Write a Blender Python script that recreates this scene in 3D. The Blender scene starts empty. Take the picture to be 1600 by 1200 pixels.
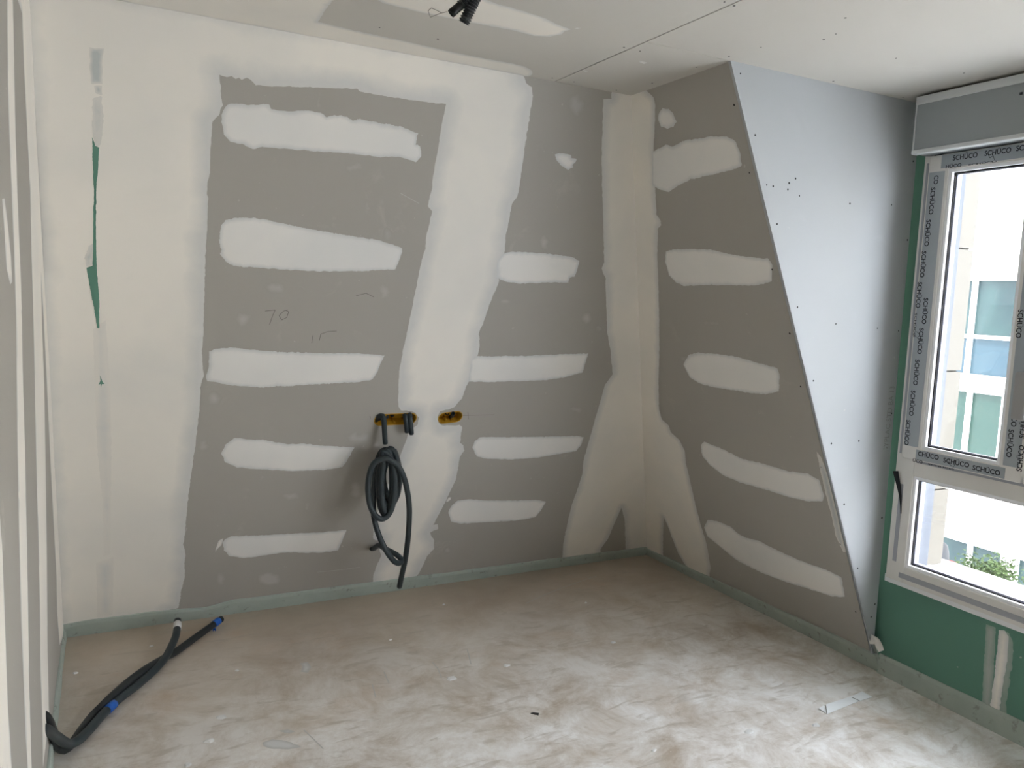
import bpy, bmesh, math, random
import numpy as np
from mathutils import Vector, Matrix, noise
from mathutils.geometry import delaunay_2d_cdt, tessellate_polygon
random.seed(7)

# ------------------------------------------------------------------ camera
F = 1232.264
RC = np.array([[0.887891761688165, -0.45837817481546245, 0.03921311488619558],
               [-0.01625796419982275, -0.11644629865273017, -0.9930639144235144],
               [0.45976504665569123, 0.8810957430284561, -0.1108440052089673]])
CAM = np.array([0.0, 0.0, 1.6323])
sc = bpy.context.scene
COL = sc.collection
cd = bpy.data.cameras.new('camera')
cam = bpy.data.objects.new('camera', cd)
COL.objects.link(cam)
cd.sensor_width = 36.0
cd.lens = F / 1600 * 36.0
cd.clip_start = 0.02
cd.clip_end = 300
cam.matrix_world = Matrix(((RC[0][0], -RC[1][0], -RC[2][0], CAM[0]),
                           (RC[0][1], -RC[1][1], -RC[2][1], CAM[1]),
                           (RC[0][2], -RC[1][2], -RC[2][2], CAM[2]),
                           (0, 0, 0, 1)))
sc.camera = cam

# ------------------------------------------------------------------ light
w = bpy.data.worlds.new('sky')
sc.world = w
w.use_nodes = True
bg = w.node_tree.nodes['Background']
bg.inputs[0].default_value = (0.885, 0.93, 1.0, 1)
bg.inputs[1].default_value = 13.0
sd = bpy.data.lights.new('sun', 'SUN')
sun = bpy.data.objects.new('sun', sd)
COL.objects.link(sun)
sd.energy = 9.0
sd.angle = math.radians(0.6)
sd.color = (1.0, 0.95, 0.86)
sun.rotation_euler = Vector((-0.62, -0.25, 0.95)).to_track_quat('Z', 'Y').to_euler()
pd = bpy.data.lights.new('window_daylight', 'AREA')
portal = bpy.data.objects.new('window_daylight', pd)
COL.objects.link(portal)
pd.shape = 'RECTANGLE'
pd.size = 4.1
pd.size_y = 1.9
pd.cycles.is_portal = True
portal.location = (3.32, 0.26, 1.4)
portal.rotation_euler = Vector((1, 0, 0)).to_track_quat('Z', 'Y').to_euler()
sc.view_settings.view_transform = 'Standard'
sc.view_settings.look = 'None'
sc.view_settings.gamma = 1
sc.view_settings.exposure = 0.0
sc.view_settings.use_curve_mapping = False
sc.cycles.max_bounces = 14
sc.cycles.diffuse_bounces = 10
sc.cycles.transparent_max_bounces = 12
sc.cycles.use_denoising = True
sc.cycles.sample_clamp_indirect = 10

# ------------------------------------------------------------------ room planes
H = 2.5
XL, XW, D, YB, EE = -0.1803, 3.1188, 1.1016, 3.9879, 1.1153
YC0, YC1 = 2.2493, 2.2636          # dormer cheek, bottom and top
XG = 3.10                          # green window wall
XK = 3.066                         # where the cheek board ends short of it
Y2 = -1.75                         # other cheek of the dormer, unseen; moved back to admit more daylight
YR = -2.3                          # rear wall


def nrm(v):
    v = np.array(v, float)
    return v / np.linalg.norm(v)


class Plane:
    """a surface of the room: origin p, inward unit normal n, axes u and v"""
    def __init__(s, p, n, u):
        s.p = np.array(p, float)
        s.n = nrm(n)
        s.u = nrm(np.array(u, float) - np.dot(u, s.n) * s.n)
        s.v = np.cross(s.n, s.u)

    def to2(s, P):
        d = np.array(P, float) - s.p
        return (float(np.dot(d, s.u)), float(np.dot(d, s.v)))

    def to3(s, a, b, h=0.0):
        return s.p + a * s.u + b * s.v + h * s.n


def ray(x, y):
    return RC.T @ np.array([(x - 800) / F, (y - 600) / F, 1.0])


def hit(x, y, pl):
    d = ray(x, y)
    return CAM + d * (np.dot(pl.p - CAM, pl.n) / np.dot(d, pl.n))


P_BACK = Plane((0, YB, 0), (0, -H, -EE), (1, 0, 0))
P_RIGHT = Plane((XW, 0, 0), (-H, 0, -D), (0, -1, 0))
P_CHEEK = Plane((0, YC0, 0), (0, -H, YC1 - YC0), (1, 0, 0))
P_LEFT = Plane((XL, 0, 0), (1, 0, 0), (0, 1, 0))
P_CEIL = Plane((0, 0, H), (0, 0, -1), (1, 0, 0))
P_FLOOR = Plane((0, 0, 0), (0, 0, 1), (1, 0, 0))
P_GREEN = Plane((XG, 0, 0), (-1, 0, 0), (0, -1, 0))


def PX(x):
    return Plane((x, 0, 0), (-1, 0, 0), (0, -1, 0))


def PY(y):
    return Plane((0, y, 0), (0, -1, 0), (1, 0, 0))


def PZ(z):
    return Plane((0, 0, z), (0, 0, 1), (1, 0, 0))


# ------------------------------------------------------------------ materials
def mat(name, col, rough=0.8, spec=0.3, **kw):
    m = bpy.data.materials.new(name)
    m.use_nodes = True
    b = m.node_tree.nodes['Principled BSDF']
    b.inputs['Base Color'].default_value = (*col, 1)
    b.inputs['Roughness'].default_value = rough
    b.inputs['Specular IOR Level'].default_value = spec
    for k, v in kw.items():
        b.inputs[k].default_value = v
    return m


class NT:
    def __init__(s, m):
        s.t = m.node_tree
        s.b = s.t.nodes['Principled BSDF']

    def n(s, typ, **kw):
        nd = s.t.nodes.new(typ)
        for k, v in kw.items():
            if k.startswith('i_'):
                nd.inputs[k[2:].replace('_', ' ')].default_value = v
            else:
                setattr(nd, k, v)
        return nd

    def l(s, a, b):
        s.t.links.new(a, b)

    def coord(s, scale=(1, 1, 1), rot=(0, 0, 0)):
        c = s.n('ShaderNodeNewGeometry')
        mp = s.n('ShaderNodeMapping')
        mp.inputs['Scale'].default_value = scale
        mp.inputs['Rotation'].default_value = rot
        s.l(c.outputs['Position'], mp.inputs[0])
        return mp.outputs[0]

    def noise(s, vec, scale, detail=4, rough=0.55, dist=0.0):
        nd = s.n('ShaderNodeTexNoise')
        nd.inputs['Scale'].default_value = scale
        nd.inputs['Detail'].default_value = detail
        nd.inputs['Roughness'].default_value = rough
        nd.inputs['Distortion'].default_value = dist
        s.l(vec, nd.inputs['Vector'])
        return nd.outputs['Fac']

    def ramp(s, fac, stops):
        r = s.n('ShaderNodeValToRGB')
        e = r.color_ramp.elements
        while len(e) < len(stops):
            e.new(0.5)
        for i, (p, c) in enumerate(stops):
            e[i].position = p
            e[i].color = (*c, 1) if not isinstance(c, float) else (c, c, c, 1)
        s.l(fac, r.inputs[0])
        return r.outputs[0]

    def mix(s, fac, a, b, mode='MIX'):
        m = s.n('ShaderNodeMix', data_type='RGBA', blend_type=mode)
        for sock, v in ((m.inputs[0], fac), (m.inputs[6], a), (m.inputs[7], b)):
            if isinstance(v, (int, float)):
                sock.default_value = v
            elif isinstance(v, tuple):
                sock.default_value = (*v, 1)
            else:
                s.l(v, sock)
        return m.outputs[2]

    def bump(s, h, strength=0.2, dist=0.002):
        b = s.n('ShaderNodeBump')
        b.inputs['Strength'].default_value = strength
        b.inputs['Distance'].default_value = dist
        s.l(h, b.inputs['Height'])
        s.l(b.outputs[0], s.b.inputs['Normal'])

    def base(s, c):
        s.l(c, s.b.inputs['Base Color'])


def board_mat(name, col, smear=0.35, spots=True):
    m = mat(name, col, 0.85, 0.2)
    t = NT(m)
    v = t.coord()
    lo = tuple(c * 0.95 for c in col)
    hi = tuple(min(1, c * 1.05) for c in col)
    c = t.mix(t.noise(v, 1.7, 3), lo, hi)
    if spots:   # thin plaster dust rubbed on the paper
        dusty = t.ramp(t.noise(v, 5.5, 6, 0.7, 0.6), [(0.60, 0.0), (0.74, 1.0)])
        big = t.ramp(t.noise(v, 1.3, 2), [(0.45, 0.0), (0.62, 1.0)])
        f = t.n('ShaderNodeMath', operation='MULTIPLY')
        t.l(dusty, f.inputs[0]); t.l(big, f.inputs[1])
        f2 = t.n('ShaderNodeMath', operation='MULTIPLY'); f2.inputs[1].default_value = smear
        t.l(f.outputs[0], f2.inputs[0])
        c = t.mix(f2.outputs[0], c, tuple(min(1, x * 1.35 + 0.03) for x in col))
        fl = t.ramp(t.noise(v, 38, 2, 0.5), [(0.755, 0.0), (0.78, 1.0)])
        f3 = t.n('ShaderNodeMath', operation='MULTIPLY'); f3.inputs[1].default_value = 0.5
        t.l(fl, f3.inputs[0])
        c = t.mix(f3.outputs[0], c, (0.6, 0.59, 0.56))
    t.base(c)
    t.bump(t.noise(v, 90, 3), 0.08, 0.001)
    return m


def mud_mat(name, inner, outer):
    """joint compound: colour goes from thin (outer) to full (inner) with the stored coat thickness"""
    m = mat(name, inner, 0.9, 0.15)
    t = NT(m)
    at = t.n('ShaderNodeAttribute', attribute_name='coat')
    v = t.coord()
    nz = t.noise(v, 7, 4)
    a = t.n('ShaderNodeMath', operation='MULTIPLY_ADD')
    t.l(nz, a.inputs[0]); a.inputs[1].default_value = 0.9
    a.inputs[2].default_value = -0.45
    s = t.n('ShaderNodeMath', operation='ADD')
    t.l(at.outputs['Fac'], s.inputs[0]); t.l(a.outputs[0], s.inputs[1])
    f = t.ramp(s.outputs[0], [(0.15, 0.0), (0.85, 1.0)])
    k = t.ramp(t.noise(v, 2.3, 3, 0.5, 0.3), [(0.38, 0.0), (0.66, 1.0)])
    soft = t.mix(k, tuple(min(1, c * 1.02) for c in inner), tuple(c * 0.955 * q for c, q in zip(inner, (0.985, 1.0, 1.02))))
    t.base(t.mix(f, outer, soft))
    t.bump(t.noise(t.coord((1, 1, 1)), 14, 3), 0.10, 0.003)
    return m


MUD = (0.84, 0.80, 0.735)
THIN = (0.66, 0.655, 0.635)
M_board = board_mat('grey_plasterboard_paper', (0.405, 0.385, 0.350))
M_ceil = board_mat('ceiling_plasterboard_paper', (0.56, 0.54, 0.50), 0.15)
M_cheek = board_mat('ivory_plasterboard_paper', (0.455, 0.475, 0.49), 0.1)
M_green = board_mat('green_plasterboard_paper', (0.125, 0.265, 0.205), 0.35)
M_mud = mud_mat('joint_compound', MUD, THIN)
M_daub = mud_mat('filler_compound', (0.80, 0.78, 0.745), (0.64, 0.645, 0.635))
M_skim = mud_mat('thin_skim', (0.53, 0.555, 0.54), (0.70, 0.68, 0.64))
M_skim2 = mud_mat('faint_skim', (0.66, 0.665, 0.65), (0.80, 0.765, 0.71))
M_rub = mud_mat('plaster_dust_rub', (0.50, 0.485, 0.455), (0.405, 0.385, 0.350))
M_gskim = mud_mat('skim_over_green', (0.42, 0.45, 0.42), (0.30, 0.38, 0.33))
M_gyp = mat('gypsum_core', (0.66, 0.64, 0.60), 0.95)
M_strip = None


def make_strip():
    m = mat('mint_edge_strip', (0.40, 0.46, 0.42), 0.8)
    t = NT(m)
    v = t.coord()
    c = t.mix(t.noise(v, 9, 5, 0.6), (0.33, 0.39, 0.35), (0.47, 0.52, 0.475))
    d = t.ramp(t.noise(v, 28, 3), [(0.62, 0.0), (0.72, 1.0)])
    t.base(t.mix(d, c, (0.28, 0.29, 0.26)))
    t.bump(t.noise(v, 40, 3), 0.2, 0.002)
    return m


M_strip = make_strip()


def make_floor():
    m = mat('dusty_screed', (0.4, 0.35, 0.3), 0.55, 0.35)
    t = NT(m)
    v = t.coord((1, 1, 1), (0, 0, 0.25))
    c = t.mix(t.ramp(t.noise(v, 1.6, 6, 0.62, 0.3), [(0.32, 0.0), (0.68, 1.0)]), (0.43, 0.355, 0.28), (0.56, 0.485, 0.40))
    rust = t.ramp(t.noise(v, 2.6, 5, 0.6, 0.3), [(0.55, 0.0), (0.75, 1.0)])
    c = t.mix(t.mix(0.4, rust, (0, 0, 0)), c, (0.56, 0.41, 0.29))
    # plaster dust, plus brighter daylight on the near floor painted into its gradient
    g = t.n('ShaderNodeNewGeometry')
    sx = t.n('ShaderNodeSeparateXYZ')
    t.l(g.outputs['Position'], sx.inputs[0])
    mr = t.n('ShaderNodeMapRange'); mr.inputs[1].default_value = 3.85; mr.inputs[2].default_value = 2.45
    t.l(sx.outputs[1], mr.inputs[0])
    dn = t.ramp(t.noise(v, 3.4, 9, 0.74, 0.4), [(0.34, 0.0), (0.60, 1.0)])
    mm = t.n('ShaderNodeMath', operation='MULTIPLY')
    t.l(mr.outputs[0], mm.inputs[0]); t.l(dn, mm.inputs[1])
    c = t.mix(mm.outputs[0], c, (0.88, 0.87, 0.855))
    # trowel marks: short darker streaks, mostly running across the view
    vs = t.coord((3.2, 11.0, 1), (0, 0, -0.35))
    stn = t.noise(vs, 1.9, 4, 0.6, 0.7)
    st = t.ramp(stn, [(0.33, 1.0), (0.44, 0.0)])
    c = t.mix(t.mix(0.55, (0, 0, 0), st), c, (0.45, 0.395, 0.33))
    sp = t.ramp(t.noise(v, 60, 3, 0.6), [(0.69, 0.0), (0.75, 1.0)])
    m2 = t.n('ShaderNodeMath', operation='MULTIPLY')
    t.l(sp, m2.inputs[0]); t.l(mr.outputs[0], m2.inputs[1])
    c = t.mix(m2.outputs[0], c, (0.88, 0.87, 0.85))
    t.base(c)
    t.l(t.ramp(t.noise(v, 3.5, 4), [(0.3, 0.34), (0.7, 0.55)]), t.b.inputs['Roughness'])
    h = t.mix(0.5, stn, t.noise(v, 30, 4))
    t.bump(h, 0.35, 0.006)
    return m


M_floor = make_floor()
M_screw = mat('black_screw', (0.012, 0.012, 0.012), 0.5)
M_conduit = mat('grey_conduit', (0.030, 0.042, 0.047), 0.45, 0.4)
M_conduit2 = mat('dark_conduit', (0.017, 0.022, 0.024), 0.45, 0.5)
M_black = mat('black_rubber', (0.008, 0.009, 0.009), 0.4)
M_blue = mat('blue_tape', (0.02, 0.11, 0.45), 0.45)
M_white_tape = mat('white_tape', (0.75, 0.75, 0.74), 0.5)
M_yellow = mat('yellow_plastic', (0.50, 0.27, 0.020), 0.45)
M_pvc = mat('white_pvc', (0.66, 0.645, 0.61), 0.35, 0.5)
M_pvc_out = mat('white_pvc_outer', (0.80, 0.81, 0.83), 0.3, 0.5)
M_film = mat('grey_protective_film', (0.33, 0.36, 0.385), 0.35, 0.5)
M_jamb = mat('grey_outer_jamb', (0.12, 0.135, 0.165), 0.6)
M_film_shade = mat('grey_film_shade', (0.34, 0.35, 0.38), 0.5)  # for the film bands and one strip of painted shade
M_gasket = mat('black_gasket', (0.01, 0.01, 0.012), 0.5)
M_spacer = mat('glazing_spacer', (0.30, 0.31, 0.40), 0.35, 0.5)
M_box = mat('shutter_box_grey', (0.30, 0.325, 0.33), 0.45, 0.4)
M_alu = mat('light_edge_profile', (0.62, 0.64, 0.64), 0.35, 0.5)
M_ink = mat('black_ink', (0.012, 0.012, 0.016), 0.5)
M_faint = mat('faint_grey_ink', (0.50, 0.50, 0.475), 0.8)
M_print = mat('grey_board_print', (0.31, 0.32, 0.31), 0.8)
M_pencil = mat('pencil', (0.17, 0.16, 0.15), 0.7)
M_scrap = mat('white_board_scrap', (0.88, 0.91, 0.93), 0.6)
M_handle = mat('handle_grey', (0.30, 0.295, 0.29), 0.35, 0.5)
M_facade = mat('white_render', (0.80, 0.77, 0.71), 0.9)
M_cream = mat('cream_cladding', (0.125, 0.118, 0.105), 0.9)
M_ledge = mat('pale_roofing', (0.85, 0.85, 0.86), 0.8)
M_wframe = mat('white_window_frame', (0.85, 0.87, 0.88), 0.4)
M_far = mat('far_ground', (0.5, 0.5, 0.48), 0.9)
M_red = mat('red_paint', (0.16, 0.008, 0.01), 0.5)
M_post = mat('grey_metal', (0.05, 0.055, 0.065), 0.5)


def far_glass(name, a, b):
    m = mat(name, a, 0.25, 0.3)
    t = NT(m)
    t.base(t.mix(t.ramp(t.noise(t.coord((1, 1.5, 1)), 1.4, 3, 0.5, 0.5), [(0.4, 0.0), (0.6, 1.0)]), a, b))
    return m


M_gl_teal = far_glass('teal_window_glass', (0.010, 0.030, 0.034), (0.020, 0.048, 0.048))
M_gl_blue = far_glass('blue_window_glass', (0.022, 0.052, 0.074), (0.03, 0.062, 0.082))
M_gl_green = far_glass('green_window_glass', (0.016, 0.046, 0.038), (0.024, 0.054, 0.044))
M_leaf = mat('fresh_leaves', (0.11, 0.24, 0.035), 0.6)
NT(M_leaf).base(NT(M_leaf).mix(NT(M_leaf).noise(NT(M_leaf).coord(), 5, 2), (0.028, 0.055, 0.020), (0.065, 0.105, 0.030)))
M_bark = mat('bark', (0.10, 0.07, 0.045), 0.9)

M_glass = bpy.data.materials.new('clear_glazing')
M_glass.use_nodes = True
_t = M_glass.node_tree
_t.nodes.clear()
_o = _t.nodes.new('ShaderNodeOutputMaterial')
_tr = _t.nodes.new('ShaderNodeBsdfTransparent'); _tr.inputs[0].default_value = (0.965, 0.965, 0.965, 1)
_gl = _t.nodes.new('ShaderNodeBsdfGlossy'); _gl.inputs['Roughness'].default_value = 0.0
_mx = _t.nodes.new('ShaderNodeMixShader'); _mx.inputs[0].default_value = 0.05
_t.links.new(_tr.outputs[0], _mx.inputs[1]); _t.links.new(_gl.outputs[0], _mx.inputs[2])
_t.links.new(_mx.outputs[0], _o.inputs[0])


# ------------------------------------------------------------------ object helpers
def link(name, me, m=None, parent=None):
    o = bpy.data.objects.new(name, me)
    COL.objects.link(o)
    if m is not None and me is not None and not me.materials:
        me.materials.append(m)
    if parent is not None:
        o.parent = parent
    return o


def mesh(name, verts, faces, m, parent=None, smooth=False, fix=True):
    me = bpy.data.meshes.new(name)
    me.from_pydata([tuple(map(float, v)) for v in verts], [], faces)
    if fix:
        bm = bmesh.new(); bm.from_mesh(me)
        bmesh.ops.recalc_face_normals(bm, faces=bm.faces)
        bm.to_mesh(me); bm.free()
    if smooth:
        me.polygons.foreach_set('use_smooth', [True] * len(me.polygons))
    me.update()
    return link(name, me, m, parent)


def empty(name, loc=(0, 0, 0)):
    o = bpy.data.objects.new(name, None)
    o.location = loc
    o.empty_display_size = 0.1
    COL.objects.link(o)
    return o


def tag(o, label, cat, group=None):
    o['label'] = label
    o['category'] = cat
    if group:
        o['group'] = group
    return o


def struct(o, label=None):
    o['kind'] = 'structure'
    if label:
        o['label'] = label
    return o


def keep(o, parent):
    """parent an object built in world space under an Empty that sits elsewhere"""
    o.parent = parent
    o.matrix_parent_inverse = Matrix.Translation(parent.location).inverted()
    return o


def box_bm(bm, lo, hi, bevel=0.0):
    c = [(a + b) / 2 for a, b in zip(lo, hi)]
    s = [abs(b - a) for a, b in zip(lo, hi)]
    r = bmesh.ops.create_cube(bm, size=1, matrix=Matrix.Translation(c) @ Matrix.Diagonal((*s, 1)))
    if bevel:
        vs = set(r['verts'])
        es = [e for e in bm.edges if e.verts[0] in vs and e.verts[1] in vs]
        bmesh.ops.bevel(bm, geom=es, offset=bevel, segments=2, affect='EDGES', profile=0.5)


def from_bm(name, bm, m, parent=None, smooth=False):
    me = bpy.data.meshes.new(name)
    bm.to_mesh(me); bm.free()
    if smooth:
        me.polygons.foreach_set('use_smooth', [True] * len(me.polygons))
    return link(name, me, m, parent)


def box(name, lo, hi, m, parent=None, bevel=0.0):
    bm = bmesh.new()
    box_bm(bm, lo, hi, bevel)
    return from_bm(name, bm, m, parent)


def slab(name, pl, outer, thick, m, parent=None, holes=()):
    """a board lying in a plane: outline (and holes) in 3-D, thick outwards, real depth in every hole"""
    loops = [[pl.to2(p) for p in outer]] + [[pl.to2(p) for p in h] for h in holes]
    flat = [Vector((a, b, 0)) for lp in loops for (a, b) in lp]
    tris = tessellate_polygon([[Vector((a, b, 0)) for (a, b) in lp] for lp in loops])
    n = len(flat)
    V = [pl.to3(v.x, v.y, 0) for v in flat] + [pl.to3(v.x, v.y, -thick) for v in flat]
    Fc = [tuple(t) for t in tris] + [tuple(i + n for i in t) for t in tris]
    k = 0
    for lp in loops:
        L = len(lp)
        for i in range(L):
            a, b = k + i, k + (i + 1) % L
            Fc.append((a, b, b + n, a + n))
        k += L
    return mesh(name, V, Fc, m, parent)


def tube(name, pts, r, m, parent=None, seg=12, step=0.012, ridge=0.0, pitch=0.0055, cap=True, spline=True):
    """swept round tube through points (Catmull-Rom); ridge > 0 gives a corrugated conduit"""
    P = [np.array(p, float) for p in pts]
    if spline and len(P) > 2:
        Q = [2 * P[0] - P[1]] + P + [2 * P[-1] - P[-2]]
        S = []
        for i in range(1, len(Q) - 2):
            L = np.linalg.norm(Q[i + 1] - Q[i])
            k = max(2, int(L / step))
            for j in range(k):
                t = j / k
                S.append(0.5 * ((2 * Q[i]) + (-Q[i - 1] + Q[i + 1]) * t + (2 * Q[i - 1] - 5 * Q[i] + 4 * Q[i + 1] - Q[i + 2]) * t * t
                                + (-Q[i - 1] + 3 * Q[i] - 3 * Q[i + 1] + Q[i + 2]) * t ** 3))
        S.append(P[-1])
    else:
        S = []
        for a, b in zip(P[:-1], P[1:]):
            k = max(1, int(np.linalg.norm(b - a) / step))
            S += [a + (b - a) * j / k for j in range(k)]
        S.append(P[-1])
    S = np.array(S)
    if ridge:
        d = np.concatenate([[0], np.cumsum(np.linalg.norm(np.diff(S, axis=0), axis=1))])
        n = int(d[-1] / (pitch / 4)) + 1
        dd = np.linspace(0, d[-1], n)
        S = np.stack([np.interp(dd, d, S[:, i]) for i in range(3)], 1)
        R = r + ridge * np.where((np.arange(n) % 4) < 2, 1.0, -1.0) * 0.5
    else:
        R = np.full(len(S), r)
    T = np.gradient(S, axis=0)
    T /= np.linalg.norm(T, axis=1)[:, None] + 1e-12
    up = np.array([0, 0, 1.0]) if abs(T[0][2]) < 0.9 else np.array([1.0, 0, 0])
    N = nrm(np.cross(T[0], up))
    V = []; Fc = []
    for i in range(len(S)):
        N = N - np.dot(N, T[i]) * T[i]
        N = nrm(N)
        Bn = np.cross(T[i], N)
        for k in range(seg):
            a = 2 * math.pi * k / seg
            V.append(S[i] + R[i] * (math.cos(a) * N + math.sin(a) * Bn))
    for i in range(len(S) - 1):
        for k in range(seg):
            a = i * seg + k; b = i * seg + (k + 1) % seg
            Fc.append((a, b, b + seg, a + seg))
    if cap:   # open cut ends with wall thickness: rim, then a recessed dark throat
        for end, s in ((0, 1), (len(S) - 1, -1)):
            base = end * seg
            o = len(V)
            for k in range(seg):
                V.append(S[end] + (np.array(V[base + k]) - S[end]) * 0.78)
            o2 = len(V)
            for k in range(seg):
                V.append(S[end] + (np.array(V[base + k]) - S[end]) * 0.76 + T[end] * s * r * 1.6)
            for k in range(seg):
                k2 = (k + 1) % seg
                Fc.append((base + k, base + k2, o + k2, o + k))
                Fc.append((o + k, o + k2, o2 + k2, o2 + k))
            Fc.append(tuple(o2 + k for k in range(seg)))
    return mesh(name, V, Fc, m, parent, smooth=not ridge)


def inside(px, py, poly):
    """vectorised point in polygon"""
    r = np.zeros(len(px), bool)
    x = poly[:, 0]; y = poly[:, 1]
    j = len(poly) - 1
    for i in range(len(poly)):
        c = ((y[i] > py) != (y[j] > py)) & (px < (x[j] - x[i]) * (py - y[i]) / (y[j] - y[i] + 1e-15) + x[i])
        r ^= c
        j = i
    return r


def patch(name, pl, pix, m, parent, thick=0.0015, lift=0.0002, feather=0.05, grid=0.02, jag=0.003, holes=(), world=None, seed=0, res=0.007):
    """a coat of plaster on plane pl: ragged outline, thickness growing from its edge, real relief"""
    pts = [pl.to2(hit(x, y, pl)) for (x, y) in pix] if world is None else [pl.to2(p) for p in world]
    out = []
    n = len(pts)
    for i in range(n):
        a = np.array(pts[i]); b = np.array(pts[(i + 1) % n])
        L = np.linalg.norm(b - a)
        k = max(1, int(L / res))
        for j in range(k):
            q = a + (b - a) * j / k
            z = Vector((q[0] * 45 + seed * 7.3, q[1] * 45, seed))
            z2 = Vector((q[0] * 180 + seed, q[1] * 180, seed + 5))
            q = q + jag * np.array([noise.noise(z), noise.noise(z + Vector((31, 7, 3)))]) + (0.35 + 0.9 * max(0, noise.noise(z * 0.12 + Vector((3, 3, 3))) * 2)) * jag * np.array([noise.noise(z2), noise.noise(z2 + Vector((9, 4, 1)))])
            out.append(q)
    out = np.array(out)
    nb = len(out)
    lo, hi = out.min(0), out.max(0)
    gx, gy = np.meshgrid(np.arange(lo[0], hi[0], grid), np.arange(lo[1], hi[1], grid))
    gx = gx.ravel(); gy = gy.ravel()
    rs = np.random.RandomState(seed + 1)
    gx = gx + rs.uniform(-.2, .2, len(gx)) * grid; gy = gy + rs.uniform(-.2, .2, len(gy)) * grid
    ok = inside(gx, gy, out)
    H2 = [np.array([pl.to2(p) for p in h]) for h in holes]
    for h in H2:
        ok &= ~inside(gx, gy, h)
    G = np.stack([gx[ok], gy[ok]], 1)
    if len(G):
        d = np.concatenate([np.sqrt(((G[i:i + 500, None, :] - out[None]) ** 2).sum(-1)).min(1) for i in range(0, len(G), 500)])
        G = G[d > 0.35 * grid]
    allp = np.concatenate([out] + ([G] if len(G) else []) + H2)
    edges = [(i, (i + 1) % nb) for i in range(nb)]
    k = nb + len(G)
    for h in H2:
        edges += [(k + i, k + (i + 1) % len(h)) for i in range(len(h))]
        k += len(h)
    res_ = delaunay_2d_cdt([Vector((float(a), float(b))) for a, b in allp], edges, [], 0, 1e-6)
    V2 = np.array([(v.x, v.y) for v in res_[0]]); tr = [tuple(f) for f in res_[2]]
    cen = np.array([V2[list(f)].mean(0) for f in tr])
    ok = inside(cen[:, 0], cen[:, 1], out)
    for h in H2:
        ok &= ~inside(cen[:, 0], cen[:, 1], h)
    tr = [f for f, o_ in zip(tr, ok) if o_]
    d = np.concatenate([np.sqrt(((V2[i:i + 500, None, :] - out[None]) ** 2).sum(-1)).min(1) for i in range(0, len(V2), 500)])
    V = []
    for (a, b), dd in zip(V2, d):
        s = min(1.0, dd / 0.035)
        wv = noise.noise(Vector((a * 2.2, b * 2.2, seed))) * 0.0006 * s
        V.append(pl.to3(a, b, lift + thick * math.sqrt(s) + wv * (thick / 0.0015)))
    # turn faces to the room
    Fc = []
    for f in tr:
        a, b, c = (V2[i] for i in f)
        if (b[0] - a[0]) * (c[1] - a[1]) - (b[1] - a[1]) * (c[0] - a[0]) < 0:
            f = (f[0], f[2], f[1])
        Fc.append(f)
    used = sorted({i for f in Fc for i in f})
    mp = {v: i for i, v in enumerate(used)}
    o = mesh(name, [V[i] for i in used], [tuple(mp[i] for i in f) for f in Fc], m, parent, smooth=True, fix=False)
    at = o.data.attributes.new('coat', 'FLOAT', 'POINT')
    at.data.foreach_set('value', [min(1.0, d[i] / feather) for i in used])
    return o


def circle_on(pl, px, py, r, n=12, sq=1.0):
    c = pl.to2(hit(px, py, pl))
    return [pl.to3(c[0] + r * math.cos(2 * math.pi * k / n), c[1] + sq * r * math.sin(2 * math.pi * k / n)) for k in range(n)]


def stadium(pl, pixA, pixB, r, n=9):
    """rounded slot between two pixel centres lying on plane pl"""
    a = np.array(pl.to2(hit(*pixA, pl))); b = np.array(pl.to2(hit(*pixB, pl)))
    d = (b - a) / np.linalg.norm(b - a); q = np.array([-d[1], d[0]])
    P = []
    for k in range(n + 1):
        t = -math.pi / 2 + math.pi * k / n
        P.append(b + r * (math.cos(t) * d + math.sin(t) * q))
    for k in range(n + 1):
        t = math.pi / 2 + math.pi * k / n
        P.append(a + r * (math.cos(t) * d + math.sin(t) * q))
    return [pl.to3(*p) for p in P], (a, b, d, q)


def lettering(name, txt, origin, xdir, ydir, height, length, m, parent, off=0.0):
    """flat printed lettering centred at origin, reading along xdir"""
    cu = bpy.data.curves.new(name, 'FONT')
    cu.body = txt
    cu.align_x = 'CENTER'; cu.align_y = 'CENTER'
    cu.size = 1.0
    cu.offset = off
    cu.resolution_u = 3
    tmp = bpy.data.objects.new(name, cu)
    COL.objects.link(tmp)
    bpy.context.view_layer.update()
    me = bpy.data.meshes.new_from_object(tmp.evaluated_get(bpy.context.evaluated_depsgraph_get()))
    bpy.data.objects.remove(tmp); bpy.data.curves.remove(cu)
    co = np.empty(len(me.vertices) * 3); me.vertices.foreach_get('co', co); co = co.reshape(-1, 3)
    w_ = np.ptp(co[:, 0]); h_ = 0.70
    X = nrm(xdir); Y = nrm(ydir)
    c = (co.max(0) + co.min(0)) / 2
    W = np.array(origin)[None] + ((co[:, :1] - c[0]) / w_ * length) * X[None] + ((co[:, 1:2] - c[1]) / h_ * height) * Y[None]
    me.vertices.foreach_set('co', W.ravel()); me.update()
    me.materials.clear()
    return link(name, me, m, parent)


# ------------------------------------------------------------------ shell
def rect_floor():
    return mesh('floor', [(XL - .3, YR - .3, 0), (XW + .15, YR - .3, 0), (XW + .15, YB + .3, 0), (XL - .3, YB + .3, 0),
                          (XL - .3, YR - .3, -.2), (XW + .15, YR - .3, -.2), (XW + .15, YB + .3, -.2), (XL - .3, YB + .3, -.2)],
                [(0, 1, 2, 3), (4, 5, 6, 7), (0, 1, 5, 4), (1, 2, 6, 5), (2, 3, 7, 6), (3, 0, 4, 7)], M_floor)


floor = struct(rect_floor(), 'rough beige screed floor covered with white plaster dust')

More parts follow.
